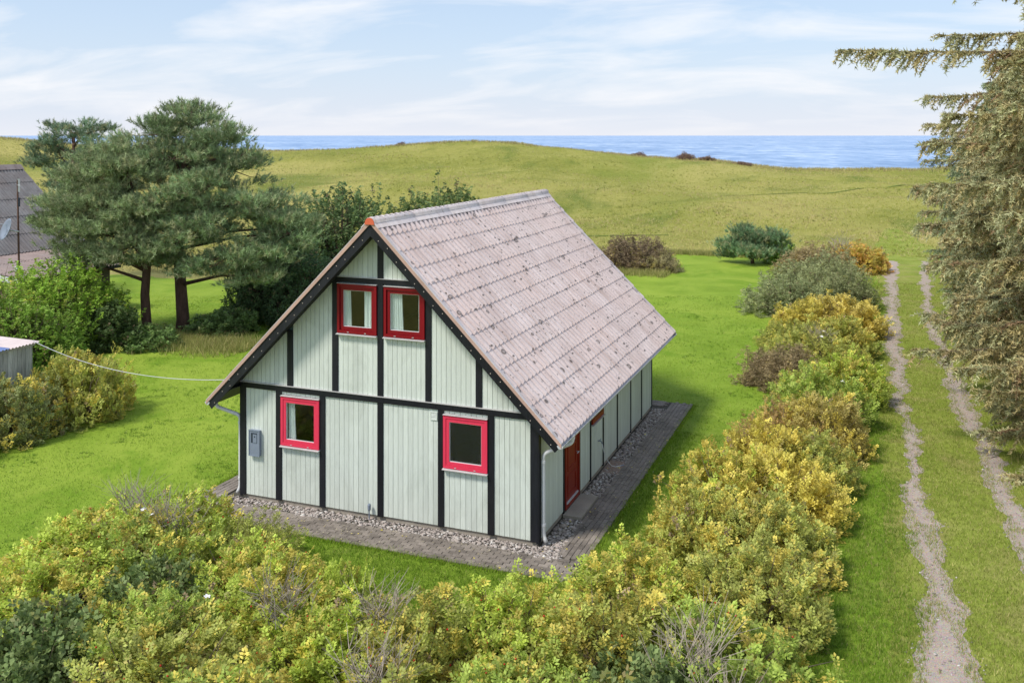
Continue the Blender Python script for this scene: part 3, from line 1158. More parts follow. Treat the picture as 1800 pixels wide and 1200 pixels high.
# vent grille
vg = ring_frame(1.133, 1.283, 2.195, 2.365, 0.014, -0.016, 0.0).build('vent_grille', M['plank'], house)
MB().box(1.14, 1.276, -0.006, -0.002, 2.20, 2.36).build('vent_back', M['darkplastic'], vg)
for k in range(6):
    z = 2.215 + k * 0.024
    MB().prism([(-0.014, z), (-0.006, z + .014), (-0.004, z + .012), (-0.012, z - .002)], 'x', 1.147, 1.269).build('slat', M['plank'], vg)
# cable stub in the pebbles at the wall
st = tag(empty('ground_stake', (-0.21, -0.08, 0)), 'small dark grey garden spike standing in the pebbles against the front wall', 'garden spike')
MB().tube([(0, 0, -0.05), (0, 0, 0.24)], 0.013, 8).build('stake', M['greyplastic'], st)
MB().tube([(0, 0, 0.23), (0, 0, 0.25), (0, 0, 0.34), (0, 0, 0.37)], [0.02, 0.034, 0.036, 0.022], 10).build('head', M['greyplastic'], st)
# outside tap with a hanging hose
tp = MB().tube(bezier_path([(3.40, 4.12, 0.80), (3.48, 4.12, 0.80), (3.50, 4.12, 0.74)], .03), 0.014, 8).build('tap', M['greyplastic'], house)
MB().tube([(3.455, 4.07, 0.83), (3.455, 4.17, 0.83)], 0.010, 6).build('tap_handle', M['greyplastic'], tp)
hz = tag(empty('garden_hose', (3.5, 4.12, 0)), 'thin white hose hanging from the tap on the side wall', 'hose')
MB().tube([(0, 0, .745), (0.01, 0.06, .60), (0.03, 0.18, .40), (.06, .33, .22), (.10, .47, .09), (.16, .60, .035), (.26, .72, .035)], 0.010, 8).build('hose', M['white'], hz, True)
MB().tube([(.26, .72, .035), (.31, .78, .035)], 0.015, 8).build('hose_nozzle', M['greyplastic'], hz)

# ------------------------------------------------------------------ paving and pebbles
PX0, PX1, PY0, PY1 = -4.35, 4.45, -1.18, 10.6
pav = MB()
z = 0.012
ring_poly = [(PX0, PY0, z), (PX1, PY0, z), (PX1, PY1, z), (PX0, PY1, z)]
pav.add(ring_poly, [(0, 1, 2, 3)])
paving = tag(pav.build('paving', M['joint']), kind='structure')


def brick_mesh():
    b = MB()
    hx_, hy_, t, c = 0.0985, 0.0475, 0.03, 0.006
    V = [(-hx_, -hy_, 0), (hx_, -hy_, 0), (hx_, hy_, 0), (-hx_, hy_, 0), (-hx_, -hy_, t - c), (hx_, -hy_, t - c), (hx_, hy_, t - c), (-hx_, hy_, t - c),
         (-hx_ + c, -hy_ + c, t), (hx_ - c, -hy_ + c, t), (hx_ - c, hy_ - c, t), (-hx_ + c, hy_ - c, t)]
    F = [(8, 9, 10, 11)] + [(i, (i + 1) % 4, 4 + (i + 1) % 4, 4 + i) for i in range(4)] + [(4 + i, 4 + (i + 1) % 4, 8 + (i + 1) % 4, 8 + i) for i in range(4)]
    b.add(V, F)
    return b


rng = np.random.default_rng(5)
bricks = []


def lay(x0, x1, y0, y1, along):
    if along == 'x':
        nr, nc = round((y1 - y0) / 0.102), round((x1 - x0) / 0.204)
        for r in range(nr):
            for c in range(-1, nc + 1):
                x = x0 + (c + 0.5 + (0.5 if r % 2 else 0)) * 0.204
                if x - .1 < x0 - .03 or x + .1 > x1 + .03:
                    continue
                bricks.append((x, y0 + (r + .5) * 0.102, 0.0))
    else:
        nr, nc = round((x1 - x0) / 0.102), round((y1 - y0) / 0.204)
        for r in range(nr):
            for c in range(-1, nc + 1):
                y = y0 + (c + 0.5 + (0.5 if r % 2 else 0)) * 0.204
                if y - .1 < y0 - .03 or y + .1 > y1 + .03:
                    continue
                bricks.append((x0 + (r + .5) * 0.102, y, math.pi / 2))


lay(-4.3, 4.43, -1.17, -0.36, 'x')
lay(3.82, 4.43, -0.35, 10.58, 'y')
lay(-4.3, -3.78, -0.35, 10.58, 'y')
lay(-3.7, 3.8, 10.05, 10.58, 'x')
bricks.sort(key=lambda b: (b[0] - CX) ** 2 + (b[1] - CY) ** 2)
# bricks hidden behind the thicket or the house come last
vis = [b for b in bricks if b[0] > -3.4 and not (b[1] > 9.9 and b[0] < 3.2)]
rest = [b for b in bricks if b not in set(vis)]
bm_ = brick_mesh()
bme = bm_.mesh('brick', M['brick'])
bv = np.array(bm_.v)
rest_m = MB()
for i, (x, y, a) in enumerate(vis + rest):
    a += rng.normal(0, 0.018)
    dz = 0.013 + rng.normal(0, 0.0035)
    tx, ty = rng.normal(0, .011, 2)
    if i < 300:
        o = link('brick', bme, paving, (x, y, dz), (tx, ty, a))
    else:
        ca, sa = math.cos(a), math.sin(a)
        P = np.stack([x + bv[:, 0] * ca - bv[:, 1] * sa, y + bv[:, 0] * sa + bv[:, 1] * ca, dz + bv[:, 2] + bv[:, 0] * tx * ca], 1)
        rest_m.add(P, bm_.f)
tag(rest_m.build('bricks', M['brick'], paving), kind='stuff')


def blobs(name, pts, sizes, mat, flat=0.6, seed=1):
    """many small low-poly stones in one mesh"""
    rng = np.random.default_rng(seed)
    base = np.array([(1, 0, 0), (-1, 0, 0), (0, 1, 0), (0, -1, 0), (0, 0, 1), (0, 0, -1), (.62, .62, .5), (-.62, .62, .5), (.62, -.62, .5), (-.62, -.62, .5)], float)
    tri = [(4, 6, 7), (4, 7, 9), (4, 9, 8), (4, 8, 6), (6, 0, 2), (6, 2, 7), (7, 2, 1), (7, 1, 9), (9, 1, 3), (9, 3, 8), (8, 3, 0), (8, 0, 6), (5, 2, 0), (5, 1, 2), (5, 3, 1), (5, 0, 3)]
    n = len(pts)
    ang = rng.uniform(0, 6.28, n)
    sc = np.stack([sizes * rng.uniform(.7, 1.4, n), sizes * rng.uniform(.6, 1.1, n), sizes * flat * rng.uniform(.7, 1.2, n)], 1)
    B = base[None] * sc[:, None, :] * rng.uniform(.8, 1.2, (n, len(base), 1))
    ca, sa = np.cos(ang)[:, None], np.sin(ang)[:, None]
    X = B[..., 0] * ca - B[..., 1] * sa
    Y = B[..., 0] * sa + B[..., 1] * ca
    V = np.stack([X, Y, B[..., 2]], -1) + pts[:, None, :]
    F = (np.array(tri)[None] + (np.arange(n) * len(base))[:, None, None]).reshape(-1, 3)
    c = np.repeat(np.stack([rng.uniform(0, 1, n), rng.uniform(0, 1, n), rng.uniform(0, 1, n)], 1), len(base), 0)
    return bulk(name, V.reshape(-1, 3), F, mat, c)


def pebble_mat():
    k = NM('pebbles')
    at = k.n.new('ShaderNodeAttribute')
    at.attribute_name = 'tint'
    sp = k.n.new('ShaderNodeSeparateColor')
    k.l.new(at.outputs['Color'], sp.inputs[0])
    col = k.ramp(sp.outputs[0], (0.0, (0.16, 0.14, 0.13)), (0.3, (0.34, 0.29, 0.26)), (0.6, (0.45, 0.41, 0.38)), (0.85, (0.40, 0.33, 0.30)), (1.0, (0.62, 0.60, 0.57)))
    n = k.noise(45, 3)
    col = k.mix(0.35, col, k.ramp(n, (0.3, 0.3), (0.7, 0.7)), 'OVERLAY')
    return k.done(col, 0.75, 0.3)


M['pebbles'] = pebble_mat()
pp = []
for (x0, x1, y0, y1, n) in ((-4.0, 3.95, -0.40, 0.02, 2700), (3.43, 3.86, 0.0, 1.48, 560), (3.43, 3.84, 2.76, 9.75, 2300), (3.45, 3.95, -0.45, 0.1, 260)):
    q = np.stack([rng.uniform(x0, x1, n), rng.uniform(y0, y1, n), rng.uniform(0.006, 0.035, n)], 1)
    pp.append(q)
pp = np.concatenate(pp)
keep = ~((pp[:, 1] > 4.3) & (pp[:, 1] < 5.1) & (pp[:, 0] > 3.43) & (rng.uniform(0, 1, len(pp)) < 0.75))
pp = pp[keep]
tag(link('pebbles', blobs('pebbles', pp, rng.lognormal(-3.62, 0.32, len(pp)), M['pebbles'], 0.6)), 'pale rounded pebbles laid along the foot of the house walls', 'pebbles', kind='stuff')
MB().box(3.42, 3.9, 4.25, 5.15, 0.0, 0.03).build('sand_patch', M['sand'], paving)
# gravel lying in the wheel ruts
gp = []
for ys_, xl, xr in RUTS:
    nearby = (ys_ > -4) & (ys_ < 24)
    idx = np.nonzero(nearby)[0]
    k = rng.choice(idx, 2300)
    t = rng.uniform(-0.12, 1.12, len(k))
    gp.append(np.stack([xl[k] + (xr[k] - xl[k]) * t, ys_[k] + rng.uniform(0, .11, len(k)), np.full(len(k), 0.014)], 1))
gp = np.concatenate(gp)
tag(link('rut_gravel', blobs('rut_gravel', gp, rng.lognormal(-4.25, 0.4, len(gp)), M['pebbles'], 0.55, 2)), 'loose gravel lying in the two wheel ruts of the lane', 'gravel', kind='stuff')

# ------------------------------------------------------------------ neighbour's house, mast, shed, cable
def corr_strip(name, length, rows, mat, parent, origin, eu, ev, en, pitch=0.177, amp=0.028, lip=0.012):
    """one course of corrugated roofing; rows = (v, lift) stations"""
    S = 4
    n = int(length / pitch * S)
    u = np.arange(n + 1) * pitch / S
    pr = amp * np.cos(np.arange(n + 1) / S * 2 * math.pi)
    V, F = [], []
    eu, ev, en, origin = Vector(eu), Vector(ev), Vector(en), Vector(origin)
    for v, lift in rows:
        for i in range(n + 1):
            V.append(tuple(origin + eu * u[i] + ev * v + en * (pr[i] + lift)))
    for r in range(len(rows) - 1):
        for i in range(n):
            a = r * (n + 1) + i
            F.append((a, a + n + 1, a + n + 2, a + 1))
    m = MB()
    m.add(V, F)
    return m.build(name, mat, parent)


nb = tag(empty('neighbour_house', (-26.5, 12, 0)), 'long low house with a dark corrugated roof half hidden behind the pines', 'house')
nb_inv = Matrix.Translation((26.5, -12, 0))


def nbuild(m, name, mat, parent=nb):
    o = m.build(name, mat, parent)
    o.matrix_parent_inverse = nb_inv if parent is nb else Matrix()
    return o


EX, EZ, RX2, RZ2 = -26.5, 2.6, -30.9, 6.3
NY0, NY1 = 5.0, 18.5
wl_ = MB().box(-34.8, -27.0, NY0 + .4, NY1 - .4, -0.2, 2.55)
wl_.prism([(-34.8, 2.55), (-27.0, 2.55), (RX2, RZ2 - .3)], 'y', NY0 + .4, NY1 - .4)
nbuild(wl_, 'wall', M['white'])
deck = MB().prism([(RX2, RZ2 - .08), (EX, EZ - .08), (EX, EZ - .2), (RX2, RZ2 - .2)], 'y', NY0, NY1)
deck.prism([(RX2, RZ2 - .08), (2 * RX2 - EX, EZ - .08), (2 * RX2 - EX, EZ - .2), (RX2, RZ2 - .2)], 'y', NY0, NY1)
nr = nbuild(deck, 'roof', M['roofdeck'])
sl = math.hypot(EX - RX2, RZ2 - EZ)
for sx in (1, -1):
    ev = Vector((sx * (EX - RX2), 0, EZ - RZ2)).normalized()
    en = Vector((sx * (RZ2 - EZ), 0, EX - RX2)).normalized()
    nc = 5
    for c in range(nc):
        o = corr_strip('roof_sheet', NY1 - NY0, [(0, 0), (sl / nc + .06, .022), (sl / nc + .06, .008)], M['nbroof'], nr,
                       Vector((RX2, NY0, RZ2)) + ev * (sl / nc * c), (0, 1, 0), ev, en)
        o.matrix_parent_inverse = Matrix.Translation((26.5, -12, 0)) if False else Matrix()
nbuild(MB().prism([(RX2 - .25, RZ2 - .16), (RX2, RZ2 + .09), (RX2 + .25, RZ2 - .16), (RX2, RZ2 + .02)], 'y', NY0 - .03, NY1 + .03), 'ridge_cap', M['nblean'])
LX, LZ, LY0, LY1 = -22.5, 2.0, 11.2, 16.5
lean = nbuild(MB().prism([(EX, EZ - .10), (LX, LZ - .03), (LX, LZ - .13), (EX, EZ - .2)], 'y', LY0, LY1), 'lean_to_roof', M['roofdeck'])
ev = Vector((LX - EX, 0, LZ - EZ + .1)).normalized()
en = Vector((-(LZ - EZ + .1), 0, LX - EX)).normalized()
sl = math.hypot(LX - EX, LZ - EZ + .1)
for c in range(3):
    corr_strip('roof_sheet', LY1 - LY0, [(0, 0), (sl / 3 + .06, .02), (sl / 3 + .06, .008)], M['nblean'], lean, Vector((EX, LY0, EZ - .06)) + ev * (sl / 3 * c), (0, 1, 0), ev, en)
nbuild(MB().prism([(EX, EZ - .03), (LX + .05, LZ + .03), (LX + .05, LZ - .20), (EX, EZ - .26)], 'y', LY0 - .05, LY0 - .01), 'bargeboard', M['white'])
nbuild(MB().box(-26.9, LX - .35, LY0 + .35, LY1 - .3, -0.2, 1.9), 'lean_to_wall', M['interior'])
nbuild(MB().box(LX - .42, LX - .27, LY0 + .2, LY0 + .34, -.2, 1.92), 'corner_post', M['white'])

mast = tag(empty('antenna_mast', (-21.75, 10.4, 0)), 'thin rusty antenna mast with a satellite dish in front of the dark roof', 'antenna mast')
MB().tube([(0.04, 0, -.1), (0, 0, 3), (-0.13, .05, 6.1)], [0.045, 0.04, 0.03], 8).build('pole', M['rust'], mast)
an = MB().tube([(-.13, .05, 5.9), (.35, -.25, 5.9)], 0.012, 6).build('antenna_boom', M['gutter'], mast)
for k in range(6):
    t = k / 5
    MB().tube([(-.12 + .45 * t, .05 - .29 * t, 5.65), (-.12 + .45 * t, .05 - .29 * t, 6.15)], 0.007, 5).build('antenna_element', M['gutter'], an)
an2 = MB().tube([(-.12, .05, 5.25), (.22, -.15, 5.25)], 0.012, 6).build('antenna_boom', M['darkplastic'], mast)
for k in range(4):
    t = k / 3
    MB().tube([(-.1 + .3 * t, .04 - .18 * t, 5.08), (-.1 + .3 * t, .04 - .18 * t, 5.42)], 0.02, 5).build('antenna_element', M['darkplastic'], an2)
# satellite dish facing the viewer's left
dv, df = [], []
dn = Vector((-0.35, -0.85, 0.35)).normalized()
du = dn.orthogonal().normalized()
dw = dn.cross(du)
dc = Vector((-0.40, -0.12, 4.15))
NS_ = 20
for r, dep in ((0.0, 0.0), (0.18, .02), (0.34, .07), (0.44, .12)):
    for k in range(NS_):
        a = 2 * math.pi * k / NS_
        dv.append(tuple(dc + (du * math.cos(a) + dw * math.sin(a)) * r + dn * dep))
for r in range(3):
    for k in range(NS_):
        k2 = (k + 1) % NS_
        df.append((r * NS_ + k, r * NS_ + k2, (r + 1) * NS_ + k2, (r + 1) * NS_ + k))
dm = MB()
dm.add(dv, df)
dish = dm.build('satellite_dish', M['greyplastic'], mast, True)
dish.modifiers.new('t', 'SOLIDIFY').thickness = 0.012
MB().tube([dc - dn * .02, (0, 0, 4.1)], 0.03, 6).build('dish_bracket', M['white'], dish)
MB().tube([dc + dw * -.30 + dn * .06, dc + dn * .5 - dw * .15], 0.012, 6).build('feed_arm', M['white'], dish)
MB().tube([dc + dn * .48 - dw * .15, dc + dn * .58 - dw * .13], 0.035, 8).build('feed_horn', M['white'], dish)
MB().box(-.10, .02, -.1, 0, 2.55, 2.75).build('junction_box', M['white'], mast)

shed = tag(empty('garden_shed', (-13.6, 0.4, 0)), 'small weathered board shed with a pink and blue corrugated plastic roof', 'shed')
X0, X1, Y0, Y1 = -1.9, 1.0, -3.2, 2.45
MB().box(X0 + .05, X1 - .05, Y0 + .05, Y1 - .05, -0.1, 1.98).build('wall', M['interior'], shed)
rs = random.Random(3)
y = Y0
while y < Y1 - .02:
    w_ = min(rs.uniform(.12, .17), Y1 - y)
    MB().box(X1 - .045, X1 - .02 + rs.uniform(0, .012), y + .004, y + w_ - .004, rs.uniform(-.05, 0), 2.0 + .0 * y).build('plank', M['shedwood'], shed)
    y += w_
x = X0
while x < X1 - .03:
    w_ = min(rs.uniform(.12, .17), X1 - x)
    MB().box(x + .004, x + w_ - .004, Y1 - .045, Y1 - .02 + rs.uniform(0, .012), 0, 2.05).build('plank', M['shedwood'], shed)
    x += w_
MB().prism([(Y0 - .1, 1.94), (Y1 + .06, 1.97), (Y1 + .06, 2.05), (Y0 - .1, 2.02)], 'x', X0 - .1, X1 + .012).build('roof_frame', M['shedwood'], shed)
for k in range(6):
    ya = Y1 + .1 - (k + 1) * 0.97
    mt = M['shedblue'] if k == 1 else M['shedroof']
    o = corr_strip('roof_sheet', 0.99, [(0, 0.0), (X1 + .12 - X0 + .1, 0.0), (X1 + .12 - X0 + .1, -.006)], mt, shed, (X0 - .1, ya, 2.10 + .004 * (k % 2)), (0, 1, 0), (1, 0, -0.012), (0, 0, 1), 0.11, 0.018)
if True:
    # blue sheet set in the middle of the roof, back from the edge
    pass

cb = tag(empty('overhead_cable', (-12.6, 2.85, 0)), 'thin white cable sagging from the shed corner to the house eave', 'cable')
A, B = Vector((0, 0, 2.1)), Vector((-3.97 + 12.6, 0.25 - 2.85, 3.0 - .85))
# it ends under the left verge, a little way up the roof
B = Vector((-3.38 + 12.6, YF - .02 - 2.85, RZ - 3.38 - .10))
pts = []
for k in range(25):
    t = k / 24
    p = A.lerp(B, t)
    p.z -= 0.32 * 4 * t * (1 - t)
    pts.append(p)
MB().tube(pts, 0.008, 6).build('cable', M['cable'], cb, True)

# ------------------------------------------------------------------ foliage generators


def leaflets(rng, base, dirs, nors, length, size, pattern, bright, autumn, dead):
    """compound leaves; pattern rows = (t along the rachis, side, angle)"""
    nors = norm(nors - dirs * np.sum(nors * dirs, 1, keepdims=True))
    side = np.cross(nors, dirs)
    n = len(base)
    VV, CC = [], []
    for (t, sgn, ang) in pattern:
        ll = size[0] * rng.uniform(.75, 1.2, (n, 1))
        lw = size[1] * rng.uniform(.75, 1.2, (n, 1))
        a = ang + rng.normal(0, .2, (n, 1))
        ld = norm(dirs * np.cos(a) + side * sgn * np.sin(a) + nors * rng.normal(0.0, .25, (n, 1)))
        wv = norm(np.cross(nors + rng.normal(0, .3, (n, 3)), ld))
        p = base + dirs * (length * t)[:, None] + side * sgn * 0.006
        mid = p + ld * ll * .48 - nors * ll * .06
        VV.append(np.stack([p, mid + wv * lw * .5 + nors * ll * .10, p + ld * ll - nors * ll * .12, mid - wv * lw * .5 + nors * ll * .10], 1))
        c = np.stack([np.clip(bright + rng.normal(0, .10, n), 0, 1), np.clip(autumn + rng.normal(0, .09, n), 0, 1), dead], 1)
        CC.append(np.repeat(c[:, None, :], 4, 1))
    V = np.concatenate(VV).reshape(-1, 3)
    C = np.concatenate(CC).reshape(-1, 3)
    F = np.arange(len(V)).reshape(-1, 4)
    return V, F, C


PINNATE = [(.35, 1, .95), (.35, -1, .95), (.62, 1, .85), (.62, -1, .85), (.86, 1, .7), (.86, -1, .7), (.95, 1, .05)]
TRI = [(.55, 1, 1.0), (.55, -1, 1.0), (.8, 1, 0.05)]
SINGLE = [(.3, 1, .2)]


def dome_tips(rng, n, R, H, lobes=9, lob=0.30, low=-0.05, inner=0.45):
    """points on an uneven dome made of several overlapping mounds"""
    d = norm(np.stack([rng.normal(0, 1, n), rng.normal(0, 1, n), np.abs(rng.normal(0, 1, n)) * 0.95 + low], 1))
    ld = norm(np.stack([rng.normal(0, 1, lobes), rng.normal(0, 1, lobes), np.abs(rng.normal(0, .8, lobes))], 1))
    amp = rng.uniform(.5, 1.0, lobes)
    bumpv = np.max(amp[None] * np.exp(-((1 - d @ ld.T) / 0.13)), 1)
    rad = (1 - lob) + lob * bumpv + rng.normal(0, .045, n)
    tips = np.stack([d[:, 0] * R * rad, d[:, 1] * R * rad, np.maximum(0.08, (0.08 + 0.92 * np.maximum(d[:, 2], 0.0)) * H * rad)], 1)
    deep = rng.uniform(0, 1, n) < inner
    k = np.where(deep, rng.uniform(.55, .95, n), 1.0)
    tips = tips * k[:, None]
    out = norm(np.stack([d[:, 0], d[:, 1], d[:, 2] + 0.35], 1))
    return tips, out, k


def bush_mesh(name, seed, R, H, nshoot, nleaf, leaf_len, size, pattern, shoot_len=0.42, lobes=9, lob=0.3, upright=0.5, wild=14, mat='leaf', flat=0.6, deadfrac=0.06):
    rng = np.random.default_rng(seed)
    tips, out, k = dome_tips(rng, nshoot, R, H, lobes, lob)
    # a few long shoots break the outline
    w = rng.choice(nshoot, wild, replace=False)
    tips[w] = tips[w] * rng.uniform(1.06, 1.22, (wild, 1))
    sd = norm(out * (1 - upright) + np.array([0, 0, 1.0]) * upright + rng.normal(0, .28, (nshoot, 3)))
    sa = np.clip(rng.beta(1.2, 1.2, nshoot) * .8 + .1 + 0.35 * (hnoise(tips[:, 0] * 2.2 + seed, tips[:, 1] * 2.2, seed) - .5), 0, 1)
    sb = rng.uniform(.12, .9, nshoot)
    sdead = (rng.uniform(0, 1, nshoot) < deadfrac) * 0.25
    idx = np.repeat(np.arange(nshoot), nleaf)
    n = len(idx)
    t = rng.uniform(0, 1, n)
    base = tips[idx] - sd[idx] * (t * shoot_len)[:, None] + rng.normal(0, .015, (n, 3))
    az = rng.uniform(0, 6.283, n)
    rad = np.stack([np.cos(az), np.sin(az), rng.uniform(-.25, .7, n)], 1)
    dirs = norm(rad + sd[idx] * 0.55 + out[idx] * 0.35)
    nors = norm(out[idx] * (1 - flat) + np.array([0, 0, 1.0]) * flat + rng.normal(0, .38, (n, 3)))
    V, F, C = leaflets(rng, base, dirs, nors, leaf_len * rng.uniform(.7, 1.2, n), size, pattern,
                       np.clip(sb[idx] + rng.normal(0, .1, n), 0, 1), np.clip(sa[idx] + rng.normal(0, .11, n), 0, 1), np.clip(rng.uniform(0, .93, n) + sdead[idx], 0, 1))
    V[:, 2] = np.maximum(V[:, 2], 0.02)
    fol = bulk(name, V, F, M[mat], C)
    sm = MB()
    for i in range(0, nshoot, 3):
        tip = tips[i]
        root = np.array([tip[0] * .25, tip[1] * .25, -0.05])
        midp = root * .45 + tip * .55 + np.array([tip[0] * .06, tip[1] * .06, .12 * H]) + rng.normal(0, .03, 3)
        sm.tube([root, midp, tip], [0.012 * R, 0.007 * R, 0.003], 3, cap=False)
    stems = sm.mesh('stems', M['stem'])
    return dict(fol=fol, stems=stems, tips=tips, out=out, R=R, H=H)


def hip_mesh(rng, pts):
    V0 = []
    F0 = []
    m = MB()
    for p in pts:
        r = rng.uniform(.010, .015)
        m.tube([p + np.array([0, 0, -r * .9]), p + np.array([0, 0, -r * .5]), p, p + np.array([0, 0, r * .6]), p + np.array([0, 0, r * 1.0])], [r * .3, r * .85, r, r * .7, r * .3], 6)
    return m.mesh('rose_hips', M['hip'], True)


def flower_mesh(mat):
    m = MB()
    for k in range(5):
        a = k * 2 * math.pi / 5
        c, s = math.cos(a), math.sin(a)
        t = 0.5
        P = [(0, 0, 0), (.022, -.018, .008), (.045, -.012, .012), (.045, .012, .012), (.022, .018, .008)]
        V = [(c * x - s * y, s * x + c * y, z) for x, y, z in P]
        V += [(x, y, z - .003) for x, y, z in V]
        m.add(V, [(0, 1, 2, 3, 4), (9, 8, 7, 6, 5)] + [(i, i + 5, (i + 1) % 5 + 5, (i + 1) % 5) for i in range(5)])
    return m.mesh('flower', mat)


FLOWER = flower_mesh(M['petal'])
PINKF = flower_mesh(M['pinkpetal'])

ROSE = [bush_mesh('rose_foliage', 31 + i, 1.25, 1.35, 300, 16, 0.130, (0.050, 0.034), PINNATE, lobes=10 + i, lob=.33, wild=22) for i in range(4)]
for i, b in enumerate(ROSE):
    rng = np.random.default_rng(90 + i)
    top = np.nonzero((b['tips'][:, 2] > .45))[0]
    k = rng.choice(top, 17, replace=False)
    b['hips'] = hip_mesh(rng, b['tips'][k] * 1.0 + b['out'][k] * 0.06)
BRAMBLE = bush_mesh('bramble_foliage', 55, 1.2, 1.1, 250, 13, 0.13, (0.082, 0.062), TRI, lobes=8, lob=.25, wild=12, flat=.75)
FINE = [bush_mesh('fine_foliage', 61 + i, 1.3, 1.4, 480, 26, 0.05, (0.060, 0.020), SINGLE + [(.7, -1, .5), (.9, 1, .6)], shoot_len=.55, lobes=14, lob=.40, upright=.65, wild=40) for i in range(2)]
BROAD = [bush_mesh('broad_foliage', 71 + i, 1.5, 1.9, 620, 18, 0.06, (0.105, 0.075), SINGLE + [(.9, -1, .9)], shoot_len=.42, lobes=16, lob=.36, upright=.45, wild=34) for i in range(3)]


TREE = [bush_mesh('tree_foliage', 171 + i, 4.0, 5.5, 1500, 15, 0.07, (0.135, 0.10), SINGLE + [(.9, -1, .9)], shoot_len=.75, lobes=26, lob=.34, upright=.4, wild=60) for i in range(2)]


def add_bush(kind, x, y, s, hs, rz, color, autumn, label, cat, name, group=None, hips=False, flowers=(), z=0.0):
    b = kind
    e = empty(name, (x, y, z), rz)
    e.scale = (s, s, hs)
    tag(e, label, cat, group)
    f = link('foliage', b['fol'], e)
    f.color = (*(min(1.0, c * 2.3) for c in color), autumn)
    link('stems', b['stems'], e)
    if hips and 'hips' in b:
        tag(link('rose_hips', b['hips'], e), kind='stuff')
    rngf = np.random.default_rng(int(abs(x * 91 + y * 37)) + 1)
    for (me_, cnt) in flowers:
        tops = np.argsort(-b['tips'][:, 2])[:120]
        for q in rngf.choice(tops, cnt, replace=False):
            p = b['tips'][q] + b['out'][q] * .03
            link('flower', me_, e, tuple(p), (rngf.uniform(-.5, .5), rngf.uniform(-.5, .5), rngf.uniform(0, 6)))
    return e


# bare grey twigs that stick out of some of the rose bushes
tw_r = np.random.default_rng(404)
twm = MB()
for i in range(46):
    az = tw_r.uniform(0, 6.283)
    ln = tw_r.uniform(.35, .75)
    b_ = np.array([tw_r.normal(0, .13), tw_r.normal(0, .13), .75])
    d_ = norm(np.array([math.cos(az) * .55, math.sin(az) * .55, tw_r.uniform(.5, 1.2)]))
    m_ = b_ + d_ * ln * .55 + tw_r.normal(0, .03, 3)
    e_ = b_ + d_ * ln + tw_r.normal(0, .06, 3)
    twm.tube([b_, m_, e_], [.006, .0045, .002], 3, cap=False)
    for q in range(2):
        twm.tube([m_, m_ + (e_ - m_) * .6 + tw_r.normal(0, .10, 3)], [.0035, .0015], 3, cap=False)
TWIGS = twm.mesh('bare_twigs', M['deadtwig'])

